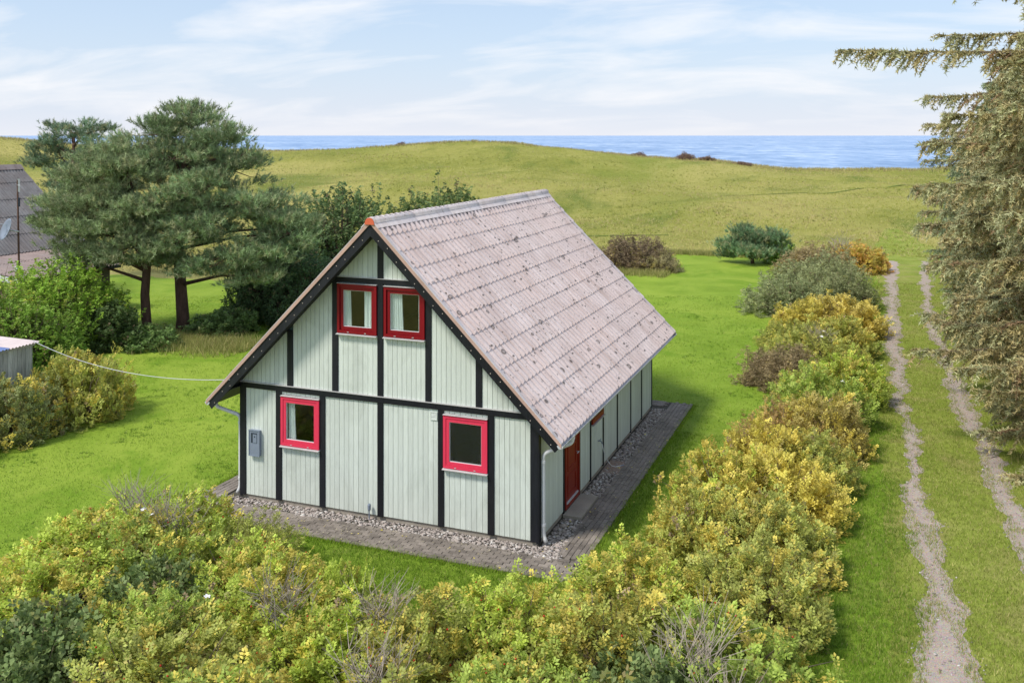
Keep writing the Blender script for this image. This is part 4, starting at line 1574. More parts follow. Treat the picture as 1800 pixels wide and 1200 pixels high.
YG = (0.205, 0.250, 0.042)      # yellow green
MG = (0.165, 0.210, 0.042)      # mid green
DG = (0.088, 0.118, 0.042)      # deep green
GG = (0.185, 0.200, 0.050)      # grey green
OL = (0.190, 0.205, 0.048)      # olive
BR = (0.165, 0.130, 0.070)      # brownish
GO = (0.275, 0.245, 0.050)      # gold
GF = 'rose bushes of the front thicket'
GH = 'rose bushes of the hedge along the lane'
R0, R1, R2, R3 = ROSE
T = [
    # kind, x, y, s, hs, rz, colour, autumn, label, hips, flowers
    (R0, -2.75, -2.85, 1.0, 1.02, .3, YG, .34, 'rose bush with white flowers nearest the left front corner of the house', True, [(FLOWER, 4)]),
    (R1, -3.75, -4.30, 1.05, .95, 1.2, YG, .42, 'yellow green rose bush at the left tip of the front thicket, against the lawn', True, []),
    (FINE[0], -1.25, -2.95, .80, .85, .9, GG, .10, 'dusky grey green bush in front of the left lower window', False, []),
    (R2, -2.10, -4.60, 1.0, .98, 2.2, MG, .30, 'rose bush full of red hips behind the dark bramble leaves', True, []),
    (BRAMBLE, -1.35, -5.55, .80, 1.02, .5, DG, .06, 'dark broad leaved bramble among the rose bushes at the lower left', False, []),
    (R3, -3.0, -6.1, 1.1, .95, 3.9, YG, .45, 'rose bush at the left picture edge with the lawn behind it', True, []),
    (R1, -0.35, -4.45, .95, .95, 4.1, YG, .40, 'yellowish rose bush left of the grass gap before the paving', True, []),
    (R0, -0.45, -6.2, .95, .98, 5.2, MG, .28, 'green rose bush with one white flower right of the dark bramble', True, [(FLOWER, 1)]),
    (R2, 0.85, -5.0, .95, .95, 1.0, YG, .48, 'gold tipped rose bush in the lower middle left', True, []),
    (BRAMBLE, -1.55, -7.45, .90, 1.05, 2.5, DG, .05, 'dark bramble in the bottom left corner', False, []),
    (R3, 0.55, -7.4, 1.05, .98, .2, GG, .38, 'greyish rose bush at the bottom edge left of centre', True, []),
    (R1, 2.05, -5.8, .95, .95, 2.9, YG, .36, 'low rose bush below the grass gap', True, []),
    (R0, 2.2, -8.0, 1.05, 1.0, 3.3, MG, .40, 'rose bush at the bottom edge below the cable spike', True, []),
    (R2, 3.3, -5.5, .95, .95, 4.0, OL, .35, 'olive rose bush below the lower right window', True, []),
    (R1, 1.6, -4.0, .48, .98, .5, YG, .25, 'slender upright rose shoots standing alone on the grass before the paving', False, []),
    (R3, 4.3, -4.45, .98, 1.0, 5.0, YG, .38, 'rose bush in front of the right end of the paving', True, []),
    (R0, 3.9, -7.7, 1.05, 1.0, 1.4, GG, .34, 'grey green rose bush at the bottom edge in the middle', True, []),
    (R1, 5.15, -6.2, 1.0, .98, .8, MG, .30, 'rose bush with bright red hip clusters at the lower right of centre', True, []),
    (R2, 5.75, -3.95, 1.05, 1.0, 3.1, OL, .42, 'olive yellow rose bush at the bend of the hedge', True, []),
    (BRAMBLE, 6.75, -5.35, .90, 1.05, 4.4, DG, .10, 'dark bramble low in the bend of the hedge', False, []),
    (R0, 5.6, -8.0, 1.05, 1.0, 2.6, MG, .40, 'green rose bush at the bottom edge right of centre', True, []),
    (R3, 7.35, -6.9, 1.0, 1.0, 1.9, YG, .35, 'rose bush at the bottom edge nearest the lane', True, []),
    (R1, 7.35, -3.65, 1.05, 1.05, 5.5, MG, .30, 'green rose bush with yellow tips at the foot of the lane hedge', True, []),
    # hedge along the lane
    (R2, 5.7, -2.15, 1.05, 1.0, .6, YG, .48, 'yellow green rose bush beside the corner of the brick paving', False, []),
    (R3, 7.45, -1.45, 1.1, 1.15, 4.7, GG, .40, 'greyish rose bush second up the lane side of the hedge', False, []),
    (R0, 6.05, 0.35, 1.05, 1.15, 2.0, OL, .45, 'olive rose bush beside the paving, below the yellow ones', False, []),
    (R1, 7.55, 0.75, 1.05, 1.2, 3.6, GG, .36, 'rose bush with a golden spray hanging over the lane verge', False, []),
    (R2, 6.15, 2.5, 1.05, 1.2, 5.1, YG, .62, 'yellowing rose bush level with the entrance door', False, []),
    (R3, 7.65, 2.9, 1.1, 1.3, .9, GO, .62, 'bright golden rose bush, most yellow of the hedge', False, [(PINKF, 1)]),
    (R0, 6.55, 4.65, 1.05, 1.25, 1.6, GO, .55, 'golden rose bush left of the brightest one', False, []),
    (R1, 8.0, 5.0, .95, 1.15, 2.7, GG, .32, 'grey green rose bush on the lane side behind the golden ones', False, []),
    (FINE[0], 6.75, 7.0, .92, 1.1, 2.3, (.24, .165, .07), .45, 'orange brown rose bush beside the lawn behind the golden ones', False, []),
    (R2, 8.1, 7.4, 1.05, 1.25, 3.0, (.23, .195, .065), .45, 'orange yellow rose bush at the lane edge', False, []),
    (R3, 7.85, 9.9, 1.2, 1.35, 5.3, MG, .25, 'leafy green rose bush with a white flower standing higher than its neighbours', False, [(FLOWER, 1)]),
    (R0, 8.3, 12.6, 1.15, 1.3, .4, YG, .30, 'yellow green rose bush behind the leafy green one', False, [(FLOWER, 1)]),
    (FINE[1], 6.65, 13.9, 1.25, 1.1, 1.1, BR, .10, 'dull brown bush bulging out over the lawn', False, []),
    (FINE[0], 8.05, 15.7, 1.1, 1.05, 3.5, OL, .30, 'olive brown bush behind the bulging dull brown one', False, [(FLOWER, 1)]),
    (R0, 6.95, 11.2, .85, 1.05, 1.3, OL, .40, 'small olive rose bush on the lawn side just before the dull brown bulging bush', False, []),
    (R3, 6.9, 16.6, 1.0, 1.1, 2.9, GG, .35, 'grey green rose bush on the lawn side just behind the dull brown one', False, []),
    (FINE[1], 6.4, 18.9, 1.05, 1.0, .4, OL, .30, 'olive twiggy shrub on the lawn side below the small golden bush', False, []),
    (R1, 8.0, 18.6, 1.3, 1.3, 2.0, OL, .45, 'dark olive rose bush below the far golden pair', False, [(FLOWER, 1)]),
    (R2, 6.7, 21.3, 1.1, 1.2, 4.0, GO, .50, 'small golden bush at the lawn side of the far hedge', False, []),
    (R3, 8.25, 22.4, 1.35, 1.45, .7, (.27, .225, .06), .5, 'far golden bush at the lane side of the hedge', False, []),
    (FINE[0], 5.95, 26.3, 1.75, 1.55, 5.0, (.16, .18, .085), .05, 'big soft grey green willow like shrub at the lawn edge', False, []),
    (FINE[1], 7.65, 28.4, 1.6, 1.65, 2.7, (.15, .165, .075), .08, 'grey green willow like shrub beside the lane', False, []),
    (FINE[0], 6.6, 33.0, 2.0, 1.7, 1.0, (.165, .18, .085), .05, 'rounded grey green willow like shrub farther up the hedge', False, []),
    (FINE[1], 6.3, 39.5, 1.9, 1.45, 3.9, (.20, .16, .085), .15, 'pinkish brown shrub near the far end of the hedge', False, []),
    (R0, 8.6, 41.2, 1.55, 1.5, 4.4, (.29, .18, .055), .60, 'orange tinted bush at the far end of the hedge beside the lane', False, []),
]
for row in T:
    kind, x, y, s, hs, rz, colr, au, label, hips, fl = row
    s *= 1.17 if y < -2.2 else 1.06
    hs *= 1.09 if y < -2.2 else 1.0
    if y > -1 and x < 7.0 and y < 12:
        x += 0.42
    if y < -4.2:
        y += 0.45
    nm = 'bramble' if kind is BRAMBLE else ('shrub' if kind in FINE else 'rose_bush')
    grp = (GF if y < -2.2 and x < 7.6 else GH) if nm == 'rose_bush' else ('shrubs of the lane hedge' if y > 0 else None)
    if nm == 'rose_bush':
        au += 0.06
    bush = add_bush(kind, x, y, s, hs, rz, colr, au, label, 'bush' if nm != 'bramble' else 'bramble', nm, grp, hips, fl)
    if nm == 'rose_bush' and int(abs(x * 13 + y * 7)) % 5 == 0:
        link('bare_twigs', TWIGS, bush, (.75 * math.cos(x * 5), .75 * math.sin(x * 5), .05), (0, 0, x))

# shrubs elsewhere
B0, B1, B2 = BROAD
T0, T1 = TREE
LEFTB = 'bushes beside the garden shed'
add_bush(R1, -11.4, 3.3, 1.35, 1.75, .5, OL, .48, 'golden spotted bush standing out on the lawn right of the shed', 'bush', 'rose_bush', LEFTB)
add_bush(R2, -11.6, 1.2, 1.25, 1.35, 2.5, (.13, .15, .055), .40, 'dark olive bush in front of the shed boards', 'bush', 'rose_bush', LEFTB)
add_bush(R3, -12.0, -0.8, 1.25, 1.2, 4.0, GG, .30, 'greyish bush at the left picture edge below the shed', 'bush', 'rose_bush', LEFTB)
TL = 'green trees and shrubs below the pines'
add_bush(T0, -19.2, 9.9, .68, .62, .2, (.14, .215, .03), .12, 'bright green leafy shrub left of the pine trunks', 'shrub', 'shrub', TL)
add_bush(T1, -17.5, 6.9, .56, .48, 1.5, (.115, .18, .03), .08, 'green leafy shrub just behind the shed roof', 'shrub', 'shrub', TL)
add_bush(T1, -19.6, 6.6, .66, .62, 3.1, (.16, .225, .035), .15, 'yellow green leafy shrub at the left picture edge under the dark roof', 'shrub', 'shrub', TL)
add_bush(B1, -17.2, 10.2, 1.05, 1.0, 4.0, (.055, .085, .028), .03, 'dark green shrub at the foot of the left pine trunk', 'shrub', 'shrub', TL)
add_bush(BRAMBLE, -14.9, 13.9, 1.3, .95, 1.0, (.075, .115, .035), .05, 'low dark undergrowth right of the pine trunks', 'undergrowth', 'undergrowth')
add_bush(BRAMBLE, -15.9, 10.9, 1.2, .75, 2.0, (.075, .12, .035), .05, 'low dark undergrowth at the lawn edge before the pine trunks', 'undergrowth', 'undergrowth')
DT = 'dark leafy trees between the pines and the house'
add_bush(T0, -15.0, 17.6, .62, .78, 2.0, (.060, .095, .040), .05, 'dark leafy tree right of the pine crowns', 'tree', 'leafy_tree', DT)
add_bush(T1, -12.9, 17.0, .54, .58, 3.0, (.056, .092, .042), .04, 'dark leafy tree with low foliage just left of the roof edge', 'tree', 'leafy_tree', DT)
add_bush(T0, -17.4, 27.0, .95, .97, .7, (.070, .105, .040), .08, 'dark leafy tree rising behind the left roof slope', 'tree', 'leafy_tree', DT)
add_bush(T1, -13.6, 31.0, 1.05, 1.0, 4.7, (.082, .115, .042), .1, 'leafy tree peeping over the ridge behind the house', 'tree', 'leafy_tree', DT)
add_bush(T1, -18.6, 23.5, .60, .88, 5.2, (.06, .095, .035), .10, 'leafy tree between the pines and the roof apex', 'tree', 'leafy_tree', DT)
MS = 'shrubs at the edge of the meadow'
add_bush(FINE[1], -4.1, 37.9, 2.1, 1.75, .4, (.125, .095, .060), .12, 'dull brown mound of scrub beyond the roof edge at the end of the lawn', 'scrub', 'scrub', MS)
add_bush(FINE[0], -2.5, 37.2, 1.25, 1.0, 1.4, (.185, .165, .085), .25, 'straw coloured low scrub on the right of the brown mound', 'scrub', 'scrub', MS)
add_bush(BROAD[1], 3.75, 43.0, .85, .95, 2.2, (.15, .22, .05), .03, 'bright green rounded bush tucked against the dwarf pine', 'bush', 'shrub', MS)
# far scrub on the ridge above the sea


def on_ridge(d, l):
    x, y = CX + FX * d + RX * l, CY + FY * d + RY * l
    return x, y, float(height(np.array(x), np.array(y)))


for (d, l, s, hs, lab) in ((151, -17.8, .75, .7, 'lone dark bush on top of the grassy hill against the sea'),
                           (151, 20.2, 1.2, .75, 'low brown scrub on the right flank of the hill'),
                           (150, 27.6, 1.35, 1.15, 'tallest brown bush on the ridge above the sea'),
                           (150, 31.0, 1.2, .7, 'brown bush just right of the tallest one on the ridge'),
                           (150, 36.5, 1.7, .55, 'long low brown scrub on the ridge in front of the sea')):
    x, y, z = on_ridge(d, l)
    add_bush(FINE[0], x, y, s, hs, l, (.13, .085, .065), .15, lab, 'bush', 'shrub', 'bushes on the ridge above the sea', z=z - .1)
for (x, y, s, hs, lab) in ((-66, 62, 2.2, 1.6, 'distant dark bush on the field left of the pines'), (-60, 66, 1.8, 1.2, 'second distant dark bush on the field at the left edge')):
    add_bush(FINE[1], x, y, s, hs, 1.0, (.06, .08, .04), .05, lab, 'bush', 'shrub', 'far bushes on the left field', z=float(height(np.array(x), np.array(y))))


def needle_tufts(rng, pos, dirs, nn, length, width, cone, bright, autumn, dead):
    """bottle-brush shoots: each tuft = nn thin triangles"""
    n = len(pos)
    idx = np.repeat(np.arange(n), nn)
    m = len(idx)
    nd = norm(dirs[idx] * 0.75 + rng.normal(0, cone, (m, 3)))
    L = length[idx] * rng.uniform(.7, 1.15, m)
    b = pos[idx] + dirs[idx] * (rng.uniform(-.9, .5, m) * length[idx] * .8)[:, None]
    w = norm(np.cross(nd, rng.normal(0, 1, (m, 3)))) * (width * .5)
    V = np.stack([b - w, b + w, b + nd * L[:, None]], 1).reshape(-1, 3)
    F = np.arange(len(V)).reshape(-1, 3)
    c = np.stack([np.clip(bright[idx] + rng.normal(0, .12, m), 0, 1), autumn[idx], dead[idx]], 1)
    return V, F, np.repeat(c, 3, 0)


def pine_tree(x, y, top, trunk_pts, trunk_r, lobes, label, color, seed, ntuft, nn=26, wid=0.017, group='pines left of the house', name='pine_tree'):
    rng = np.random.default_rng(seed)
    e = tag(empty(name, (x, y, 0)), label, 'pine tree', group)
    tm = MB()
    tm.tube(trunk_pts, trunk_r, 10)
    tp_ = [Vector(p) for p in trunk_pts]
    vol = np.array([l[3] * l[4] for l in lobes])
    cnt = np.maximum(8, (ntuft * vol / vol.sum()).astype(int))
    P, D, A, Bt, Dd = [], [], [], [], []
    bm2 = MB()
    for (lx, ly, lz, rx, rz_), c in zip(lobes, cnt):
        # limb from the trunk
        tz = max(trunk_pts[1][2] * .8, min(lz - 0.35 * rx - .3, tp_[-1].z - .2))
        k = max(i for i in range(len(tp_)) if tp_[i].z <= tz or i == 0)
        k = min(k, len(tp_) - 2)
        f_ = (tz - tp_[k].z) / max(1e-3, tp_[k + 1].z - tp_[k].z)
        st_ = tp_[k].lerp(tp_[k + 1], min(1, max(0, f_)))
        ctr = Vector((lx, ly, lz))
        mid = st_.lerp(ctr, .55) + Vector((0, 0, .15))
        bm2.tube([st_, mid, ctr], [0.085, 0.055, 0.025], 6)
        # foliage pads inside the lobe
        npad = max(3, c // 36)
        d = norm(rng.normal(0, 1, (npad, 3)) + np.array([0, 0, .35]))
        pc = np.array([lx, ly, lz]) + d * np.array([rx, rx, rz_]) * rng.uniform(.45, 1.0, (npad, 1))
        for q in pc[::2]:
            bm2.tube([ctr, ctr.lerp(Vector(q), .55) + Vector((0, 0, -.05)), Vector(q)], [0.028, 0.016, 0.007], 4, cap=False)
        pi = rng.integers(0, npad, c)
        off = rng.normal(0, 1, (c, 3)) * np.array([.30, .30, .10])
        pos = pc[pi] + off
        out = norm(norm(pos - np.array([lx, ly, lz - .4])) * .8 + norm(off) * .5 + np.array([0, 0, .85]))
        P.append(pos)
        D.append(out)
        Bt.append(np.clip(.38 + .26 * rng.normal(0, 1, c) + rng.uniform(-.28, .28, npad)[pi], 0, 1))
        A.append(np.clip(rng.uniform(0, 1, c), 0, 1))
        Dd.append(rng.uniform(0, .88, c) + (off[:, 2] < -.12) * .06)
    P, D, A, Bt, Dd = map(np.concatenate, (P, D, A, Bt, Dd))
    V, F, C = needle_tufts(rng, P, D, nn, rng.uniform(.15, .22, len(P)), wid, .55, Bt, A, Dd)
    cr_ = link('crown', bulk('crown', V, F, M['needle'], C), e)
    cr_.color = (*(c * 4.5 for c in color), .33)
    tm.build('trunk', M['bark'], e, True)
    bm2.build('branches', M['bark'], e, True)
    return e


# two old pines side by side: trunks, then crowns built of flat-topped pads
lobesR = [(0.5, .3, 8.6, 1.5, .85), (-.7, -.3, 7.9, 1.5, .9), (1.7, .2, 7.6, 1.3, .7), (2.5, .4, 7.0, .9, .5), (0.2, -.8, 6.9, 1.7, .9), (1.9, -.5, 5.9, 1.6, .8), (3.1, .2, 5.2, 1.5, .8),
          (0.6, -1.3, 5.4, 1.7, .8), (2.2, -1.0, 4.4, 1.6, .75), (4.0, .5, 4.2, 1.3, .7), (3.2, -.8, 3.3, 1.4, .7), (1.2, -1.5, 3.9, 1.3, .6), (0.3, 1.2, 7.4, 1.5, .8), (-.6, .6, 6.2, 1.5, .8), (1.8, .9, 6.4, 1.6, .8), (4.2, 0, 3.2, 1.0, .5), (4.6, .6, 4.0, 1.3, .8), (3.9, -.6, 2.5, 1.1, .5), (3.6, .9, 5.0, 1.3, .8), (2.6, -1.2, 2.9, 1.1, .45), (-.7, -1.2, 4.3, 1.3, .65), (-.6, -1.3, 3.3, 1.1, .5), (.5, -1.2, 2.9, 1.1, .5), (1.2, 0, 4.8, 1.4, .7)]
pine_tree(-16.7, 13.75, 9.7, [(0, 0, -.2), (.02, 0, .5), (-.15, .05, 2.0), (-.35, .1, 3.6), (-.2, .1, 5.4), (.1, .1, 7.2), (.3, .2, 8.8)], [.30, .25, .22, .19, .15, .10, .05], lobesR,
          'tall thick trunked pine, right one of the pair left of the house', (.066, .090, .044), 7, 11500, nn=19, wid=.022)
lobesL = [(-1.2, -.2, 6.9, 1.5, .8), (-2.3, -.6, 6.0, 1.4, .75), (-.4, -.6, 6.3, 1.4, .75), (-3.1, -.6, 5.1, 1.3, .65), (-1.4, -1.0, 5.1, 1.6, .8), (.2, -1.0, 4.9, 1.4, .7), (-3.6, -.8, 4.3, 1.0, .45), (-2.3, -1.1, 4.3, 1.3, .6),
          (-.6, -1.3, 4.0, 1.4, .65), (-2.7, -1.0, 3.35, 1.0, .4), (-1.2, -1.2, 3.2, 1.1, .45), (.5, -1.2, 3.6, 1.2, .6), (-1.9, .6, 6.6, 1.3, .7), (-3.0, .4, 5.8, 1.2, .6), (-2.0, -1.2, 2.75, .9, .35)]
pine_tree(-17.3, 12.4, 7.8, [(0, 0, -.2), (0, 0, .5), (-.1, .02, 1.6), (.02, .03, 3.0), (-.3, 0, 4.4), (-.7, -.1, 5.8), (-1.0, -.1, 6.8)], [.22, .19, .17, .15, .12, .08, .04], lobesL,
          'slimmer spreading pine, left one of the pair left of the house', (.074, .094, .046), 17, 9000, nn=19, wid=.022)
pine_tree(-31.5, 22.2, 9.0, [(0, 0, -.2), (0, 0, 2), (.2, 0, 5), (.3, 0, 8)], [.25, .22, .16, .05],
          [(0, 0, 8.2, 1.3, .6), (-1.6, 0, 7.4, 1.3, .5), (1.4, 0, 8.0, 1.3, .6), (2.6, 0, 7.4, 1.2, .6), (-.6, 0, 6.6, 1.6, .7), (1.3, 0, 6.5, 1.6, .7), (-2.3, 0, 6.2, .9, .35), (0.5, 0, 5.2, 1.8, .8)],
          'dark pine behind the roof at the far left', (.050, .074, .044), 27, 2600, nn=22, wid=.022)
dw_l = [(-.2, 0, 1.5, 1.1, .6), (-1.1, -.3, 1.05, .9, .5), (.9, .2, 1.4, 1.0, .6), (1.6, .3, 1.0, .8, .5), (0, -.7, .8, 1.1, .5), (-1.5, 0, .7, .6, .4), (.6, -.6, .7, .9, .4), (-.6, .5, 1.9, .7, .4), (1.3, .4, 1.7, .6, .3)]
pine_tree(2.3, 42.3, 2.3, [(0, 0, -.1), (0, 0, .4), (.1, 0, 1.2)], [.12, .1, .05], dw_l, 'low bushy dwarf pine at the far end of the lawn', (.050, .080, .040), 37, 2300, nn=22, wid=.026, group=None)


def spruce_parts(seed, H, Rm, zlow=0.25, nb=150, extra=()):
    rng = np.random.default_rng(seed)
    br = MB()
    P, D, Bt, A, Dd = [], [], [], [], []
    boughs = []
    for i in range(nb):
        z = zlow + (H - zlow - .4) * ((i + rng.uniform(-4, 5)) / nb)
        z = min(max(z, zlow), H - .4)
        L = (Rm * (1 - (z / H) ** 1.7) ** .8 * rng.uniform(.50, 1.14) + .25) * (.62 + .38 * min(1, z / 2.5))
        boughs.append((z, rng.uniform(0, 6.283), L, rng.uniform(.05, .62)))
    boughs += list(extra)
    for (z, az, L, droop) in boughs:
        s = np.linspace(0, 1, 9)
        ca, sa = math.cos(az), math.sin(az)
        rr_ = L * s
        dz = -droop * L * s ** 1.3 + .22 * L * droop * s ** 4 * 1.6 + .06 * L * s
        cur = np.stack([ca * rr_, sa * rr_, z + dz], 1)
        cur[:, :2] += rng.normal(0, .02, (9, 2)) * s[:, None]
        cur[:, 2] = np.maximum(cur[:, 2], .08)
        br.tube([tuple(p) for p in cur[::2]], list(np.linspace(.016 + .007 * L, .004, 5)), 4, cap=False)
        ntw = int(8 + L * 16)
        st_ = rng.uniform(.22, 1.0, ntw) ** .85
        tang = np.array([ca, sa, 0])
        nb_ = int(L * 9)
        tq = np.linspace(.3, 1, nb_)
        P.append(np.stack([np.interp(tq, s, cur[:, j]) for j in range(3)], 1))
        D.append(np.repeat(norm(tang + np.array([0, 0, -.1]))[None], nb_, 0))
        Bt.append(np.full(nb_, .5))
        A.append(rng.uniform(0, .8, nb_))
        Dd.append(rng.uniform(0, .85, nb_))
        side = np.array([-sa, ca, 0])
        for t in st_:
            p0 = np.array([np.interp(t, s, cur[:, j]) for j in range(3)])
            sg = rng.choice((-1, 1))
            tl = (.34 + .48 * (1 - t)) * min(1.0, .45 + L * .22) * rng.uniform(.6, 1.2)
            td = norm(tang * rng.uniform(.3, .9) + side * sg * rng.uniform(.3, 1.0) + np.array([0, 0, -rng.uniform(-.25, .95)]))
            nt = max(4, int(tl / .065))
            q = np.linspace(.1, 1, nt)
            pos = p0 + td * (q * tl)[:, None] + np.array([0, 0, -1.0]) * (q ** 2 * tl * .25)[:, None]
            P.append(pos)
            D.append(np.repeat((norm(td + np.array([0, 0, -.25])))[None], nt, 0))
            Bt.append(np.clip(rng.uniform(0, .35) + .5 * q * rng.uniform(.5, 1.3) + rng.normal(0, .08, nt), 0, 1))
            A.append(np.clip(rng.uniform(0, 1) * .7 + (1 - t) * .45 - .25 * q + rng.normal(0, .1, nt), 0, 1))
            Dd.append(np.clip(np.full(nt, rng.uniform(0, .86)) + (1 - t) * .14, 0, 1))
    P, D, Bt, A, Dd = map(np.concatenate, (P, D, Bt, A, Dd))
    P[:, 2] = np.maximum(P[:, 2], .04)
    V, F, C = needle_tufts(rng, P, D, 6, np.full(len(P), .12), .036, .7, Bt, A, Dd)
    crown = bulk('crown', V, F, M['spruce'], C)
    tr = MB().tube([(0, 0, -.2), (0, 0, H * .3), (0, 0, H * .7), (0, 0, H)], [.028 * H * .6, .018 * H * .7, .008 * H, .012], 8).mesh('trunk', M['bark'], True)
    return crown, br.mesh('branches', M['stem']), tr


def tri_count(me_):
    return len(me_.polygons)


LONG = [(9.75, math.pi + .04, 6.0, .03), (10.3, math.pi - .25, 3.6, .06), (8.4, math.pi + .35, 3.9, .12), (7.8, math.pi - .15, 4.0, .15), (6.9, math.pi + .2, 4.0, .18), (11.6, math.pi - .1, 3.2, .08)]
SPA = spruce_parts(101, 15.0, 3.7, nb=185, extra=LONG)
SPB = spruce_parts(102, 12.0, 3.35, nb=215, extra=[(8.6, math.pi - .3, 3.6, .18), (7.4, math.pi + .4, 3.7, .2), (6.2, math.pi - .1, 3.9, .26), (5.2, math.pi + .2, 3.8, .25)])
SPR = [
    (SPA, 14.5, 8.6, 1.0, .0, (.125, .125, .066), .76, 'nearest spruce at the right edge with a long bough reaching left across the sky'),
    (SPB, 14.6, 14.6, 1.08, .0, (.122, .126, .070), .74, 'spruce behind the nearest one with drooping grey green boughs over the lane'),
    (SPB, 14.6, 20.6, .98, .5, (.128, .120, .066), .78, 'brownish spruce third along the right side of the lane'),
    (SPB, 14.8, 27.0, .95, 5.9, (.110, .118, .066), .70, 'dark spruce fourth along the right side of the lane'),
    (SPB, 14.9, 33.5, .92, 3.6, (.080, .100, .058), .50, 'spruce with low boughs above the far part of the lane'),
    (SPB, 15.2, 40.5, .80, .9, (.080, .100, .058), .48, 'smallest spruce at the far end of the row beside the lane'),
]
for (prt, x, y, s, rz, colr, au, lab) in SPR:
    e = tag(empty('spruce_tree', (x, y, 0), rz), lab, 'spruce', 'spruces along the lane')
    e.scale = (s, s, s)
    c_ = link('crown', prt[0], e)
    c_.color = (*(c * 3.6 for c in colr), au)
    link('branches', prt[1], e)
    link('trunk', prt[2], e)
add_bush(FINE[0], 14.0, 10.6, .95, .75, .3, (.14, .20, .05), .08, 'weedy green undergrowth at the foot of the nearest spruce', 'undergrowth', 'undergrowth')
add_bush(BRAMBLE, 13.9, 13.6, .9, .85, 1.3, (.10, .15, .045), .05, 'bramble undergrowth below the second spruce', 'undergrowth', 'undergrowth')
add_bush(FINE[1], 14.0, 17.4, .95, .8, 2.3, (.13, .16, .055), .15, 'low weeds below the third spruce', 'undergrowth', 'undergrowth')

# ------------------------------------------------------------------ grass blades
CAMH = 7.84


def in_poly(px, py, poly):
    ins = np.zeros(len(px), bool)
    j = len(poly) - 1
    for i in range(len(poly)):
        xi, yi = poly[i]
        xj, yj = poly[j]
        cond = ((yi > py) != (yj > py)) & (px < (xj - xi) * (py - yi) / (yj - yi + 1e-12) + xi)
        ins ^= cond
        j = i
    return ins


def blades(name, x, y, z, h, w, per, color, autumn, label, cat, lean=.45, seed=0, aut=None):
    rng = np.random.default_rng(seed)
    n = len(x) * per
    idx = np.repeat(np.arange(len(x)), per)
    bx = x[idx] + rng.normal(0, .02 + h * .15, n)
    by = y[idx] + rng.normal(0, .02 + h * .15, n)
    bz = z[idx]
    hh = h * rng.uniform(.5, 1.25, n)
    az = rng.uniform(0, 6.283, n)
    ln = hh * rng.uniform(.1, 2 * lean, n)
    a2 = rng.uniform(0, 6.283, n)
    tip = np.stack([bx + np.cos(az) * ln, by + np.sin(az) * ln, bz + hh], 1)
    wv = np.stack([np.cos(a2), np.sin(a2), 0 * a2], 1) * (w * .5)
    b = np.stack([bx, by, bz], 1)
    V = np.stack([b - wv, b + wv, tip], 1).reshape(-1, 3)
    F = np.arange(len(V)).reshape(-1, 3)
    au = rng.uniform(0, 1, n) if aut is None else np.clip(aut[idx] + rng.normal(0, .15, n), 0, 1)
    C = np.repeat(np.stack([rng.uniform(.2, .8, n), au, rng.uniform(0, 1, n)], 1), 3, 0)
    o = link(name, bulk(name, V, F, M['blade'], C))
    o.color = (*color, autumn)
    return tag(o, label, cat, kind='stuff')


rng = np.random.default_rng(77)


def scatter(n, dmin, dmax, power, margin=1.03):
    d = (rng.uniform(0, 1, n) ** power) * (dmax - dmin) + dmin
    l = rng.uniform(-1, 1, n) * (d * .5436 * margin + .5)
    return CX + FX * d + RX * l, CY + FY * d + RY * l, d


def rut_mask(x, y):
    r = np.zeros(len(x), bool)
    for ys_, xl, xr in RUTS:
        a = np.interp(y, ys_, xl)
        b = np.interp(y, ys_, xr)
        # grass creeps in from both sides and closes over in places
        cl = .19 + .42 * np.clip(hnoise(x * 1.1, y * .55, 31) - .3, 0, 1) + 1.1 * np.clip(hnoise(x * 3.1, y * 2.2, 33) - .58, 0, 1)
        r |= (x > a + cl * (b - a)) & (x < b - cl * (b - a))
    return r


house_zone = lambda x, y: (x > PX0) & (x < PX1) & (y > PY0) & (y < PY1)
x, y, d = scatter(230000, 12.5, 46, 1.15)
k = in_poly(x, y, LAWN) & ~house_zone(x, y) & (hnoise(x * 1.3, y * 1.3, 4) + rng.uniform(-.4, .4, len(x)) > .3)
blades('lawn_blades', x[k], y[k], np.full(k.sum(), .0), .045, .012, 2, (.23, .355, .035), .16, 'short mown grass blades of the garden lawn', 'grass', seed=1)
x, y, d = scatter(26000, 13, 46, 1.1)
k = in_poly(x, y, LAWN) & ~house_zone(x, y) & (hnoise(x * .8, y * .8, 61) + .6 * hnoise(x * 3.1, y * 3.1, 62) > .98)
blades('lawn_clumps', x[k], y[k], np.full(k.sum(), .0), .07, .016, 6, (.165, .29, .03), .1, 'coarser darker grass clumps in the garden lawn', 'grass', lean=.7, seed=21)
x, y, d = scatter(330000, 11.5, 50, 1.05)
k = (in_poly(x, y, LANE) | ((x > 8.9) & (x < 9.7) & (y < 46) & (rng.uniform(0, 1, len(x)) < .45))) & ~rut_mask(x, y)
k3 = (x > -3.4) & (x < 5.7) & (y > -4.4) & (y < 8) & ~house_zone(x, y) & ((x > 4.4) | (y < -1.1))  # blades over that strip: lush growth plus shade put into the colour
blades('lush_shade_blades', x[k3], y[k3], np.full(k3.sum(), .0), .075, .012, 3, (.18, .30, .025), .08, 'lush unmown grass blades, darkened also for shade, between the brick paving and the hedge', 'grass', seed=13)
k2 = (x > 8.2) & (x < 9.15 + 1.1 * hnoise(x * .9, y * .7, 71) + rng.normal(0, .12, len(x))) & (y < 47) & ~rut_mask(x, y)
blades('verge_blades', x[k2], y[k2], np.full(k2.sum(), .0), .075, .012, 3, (.18, .31, .025), .08, 'lush green grass blades between the hedge and the lane', 'grass', seed=12)
blades('lane_blades', x[k], y[k], np.full(k.sum(), .0), .07, .012, 3, (.265, .325, .055), .30, 'rougher grass blades along the lane', 'grass', seed=2)
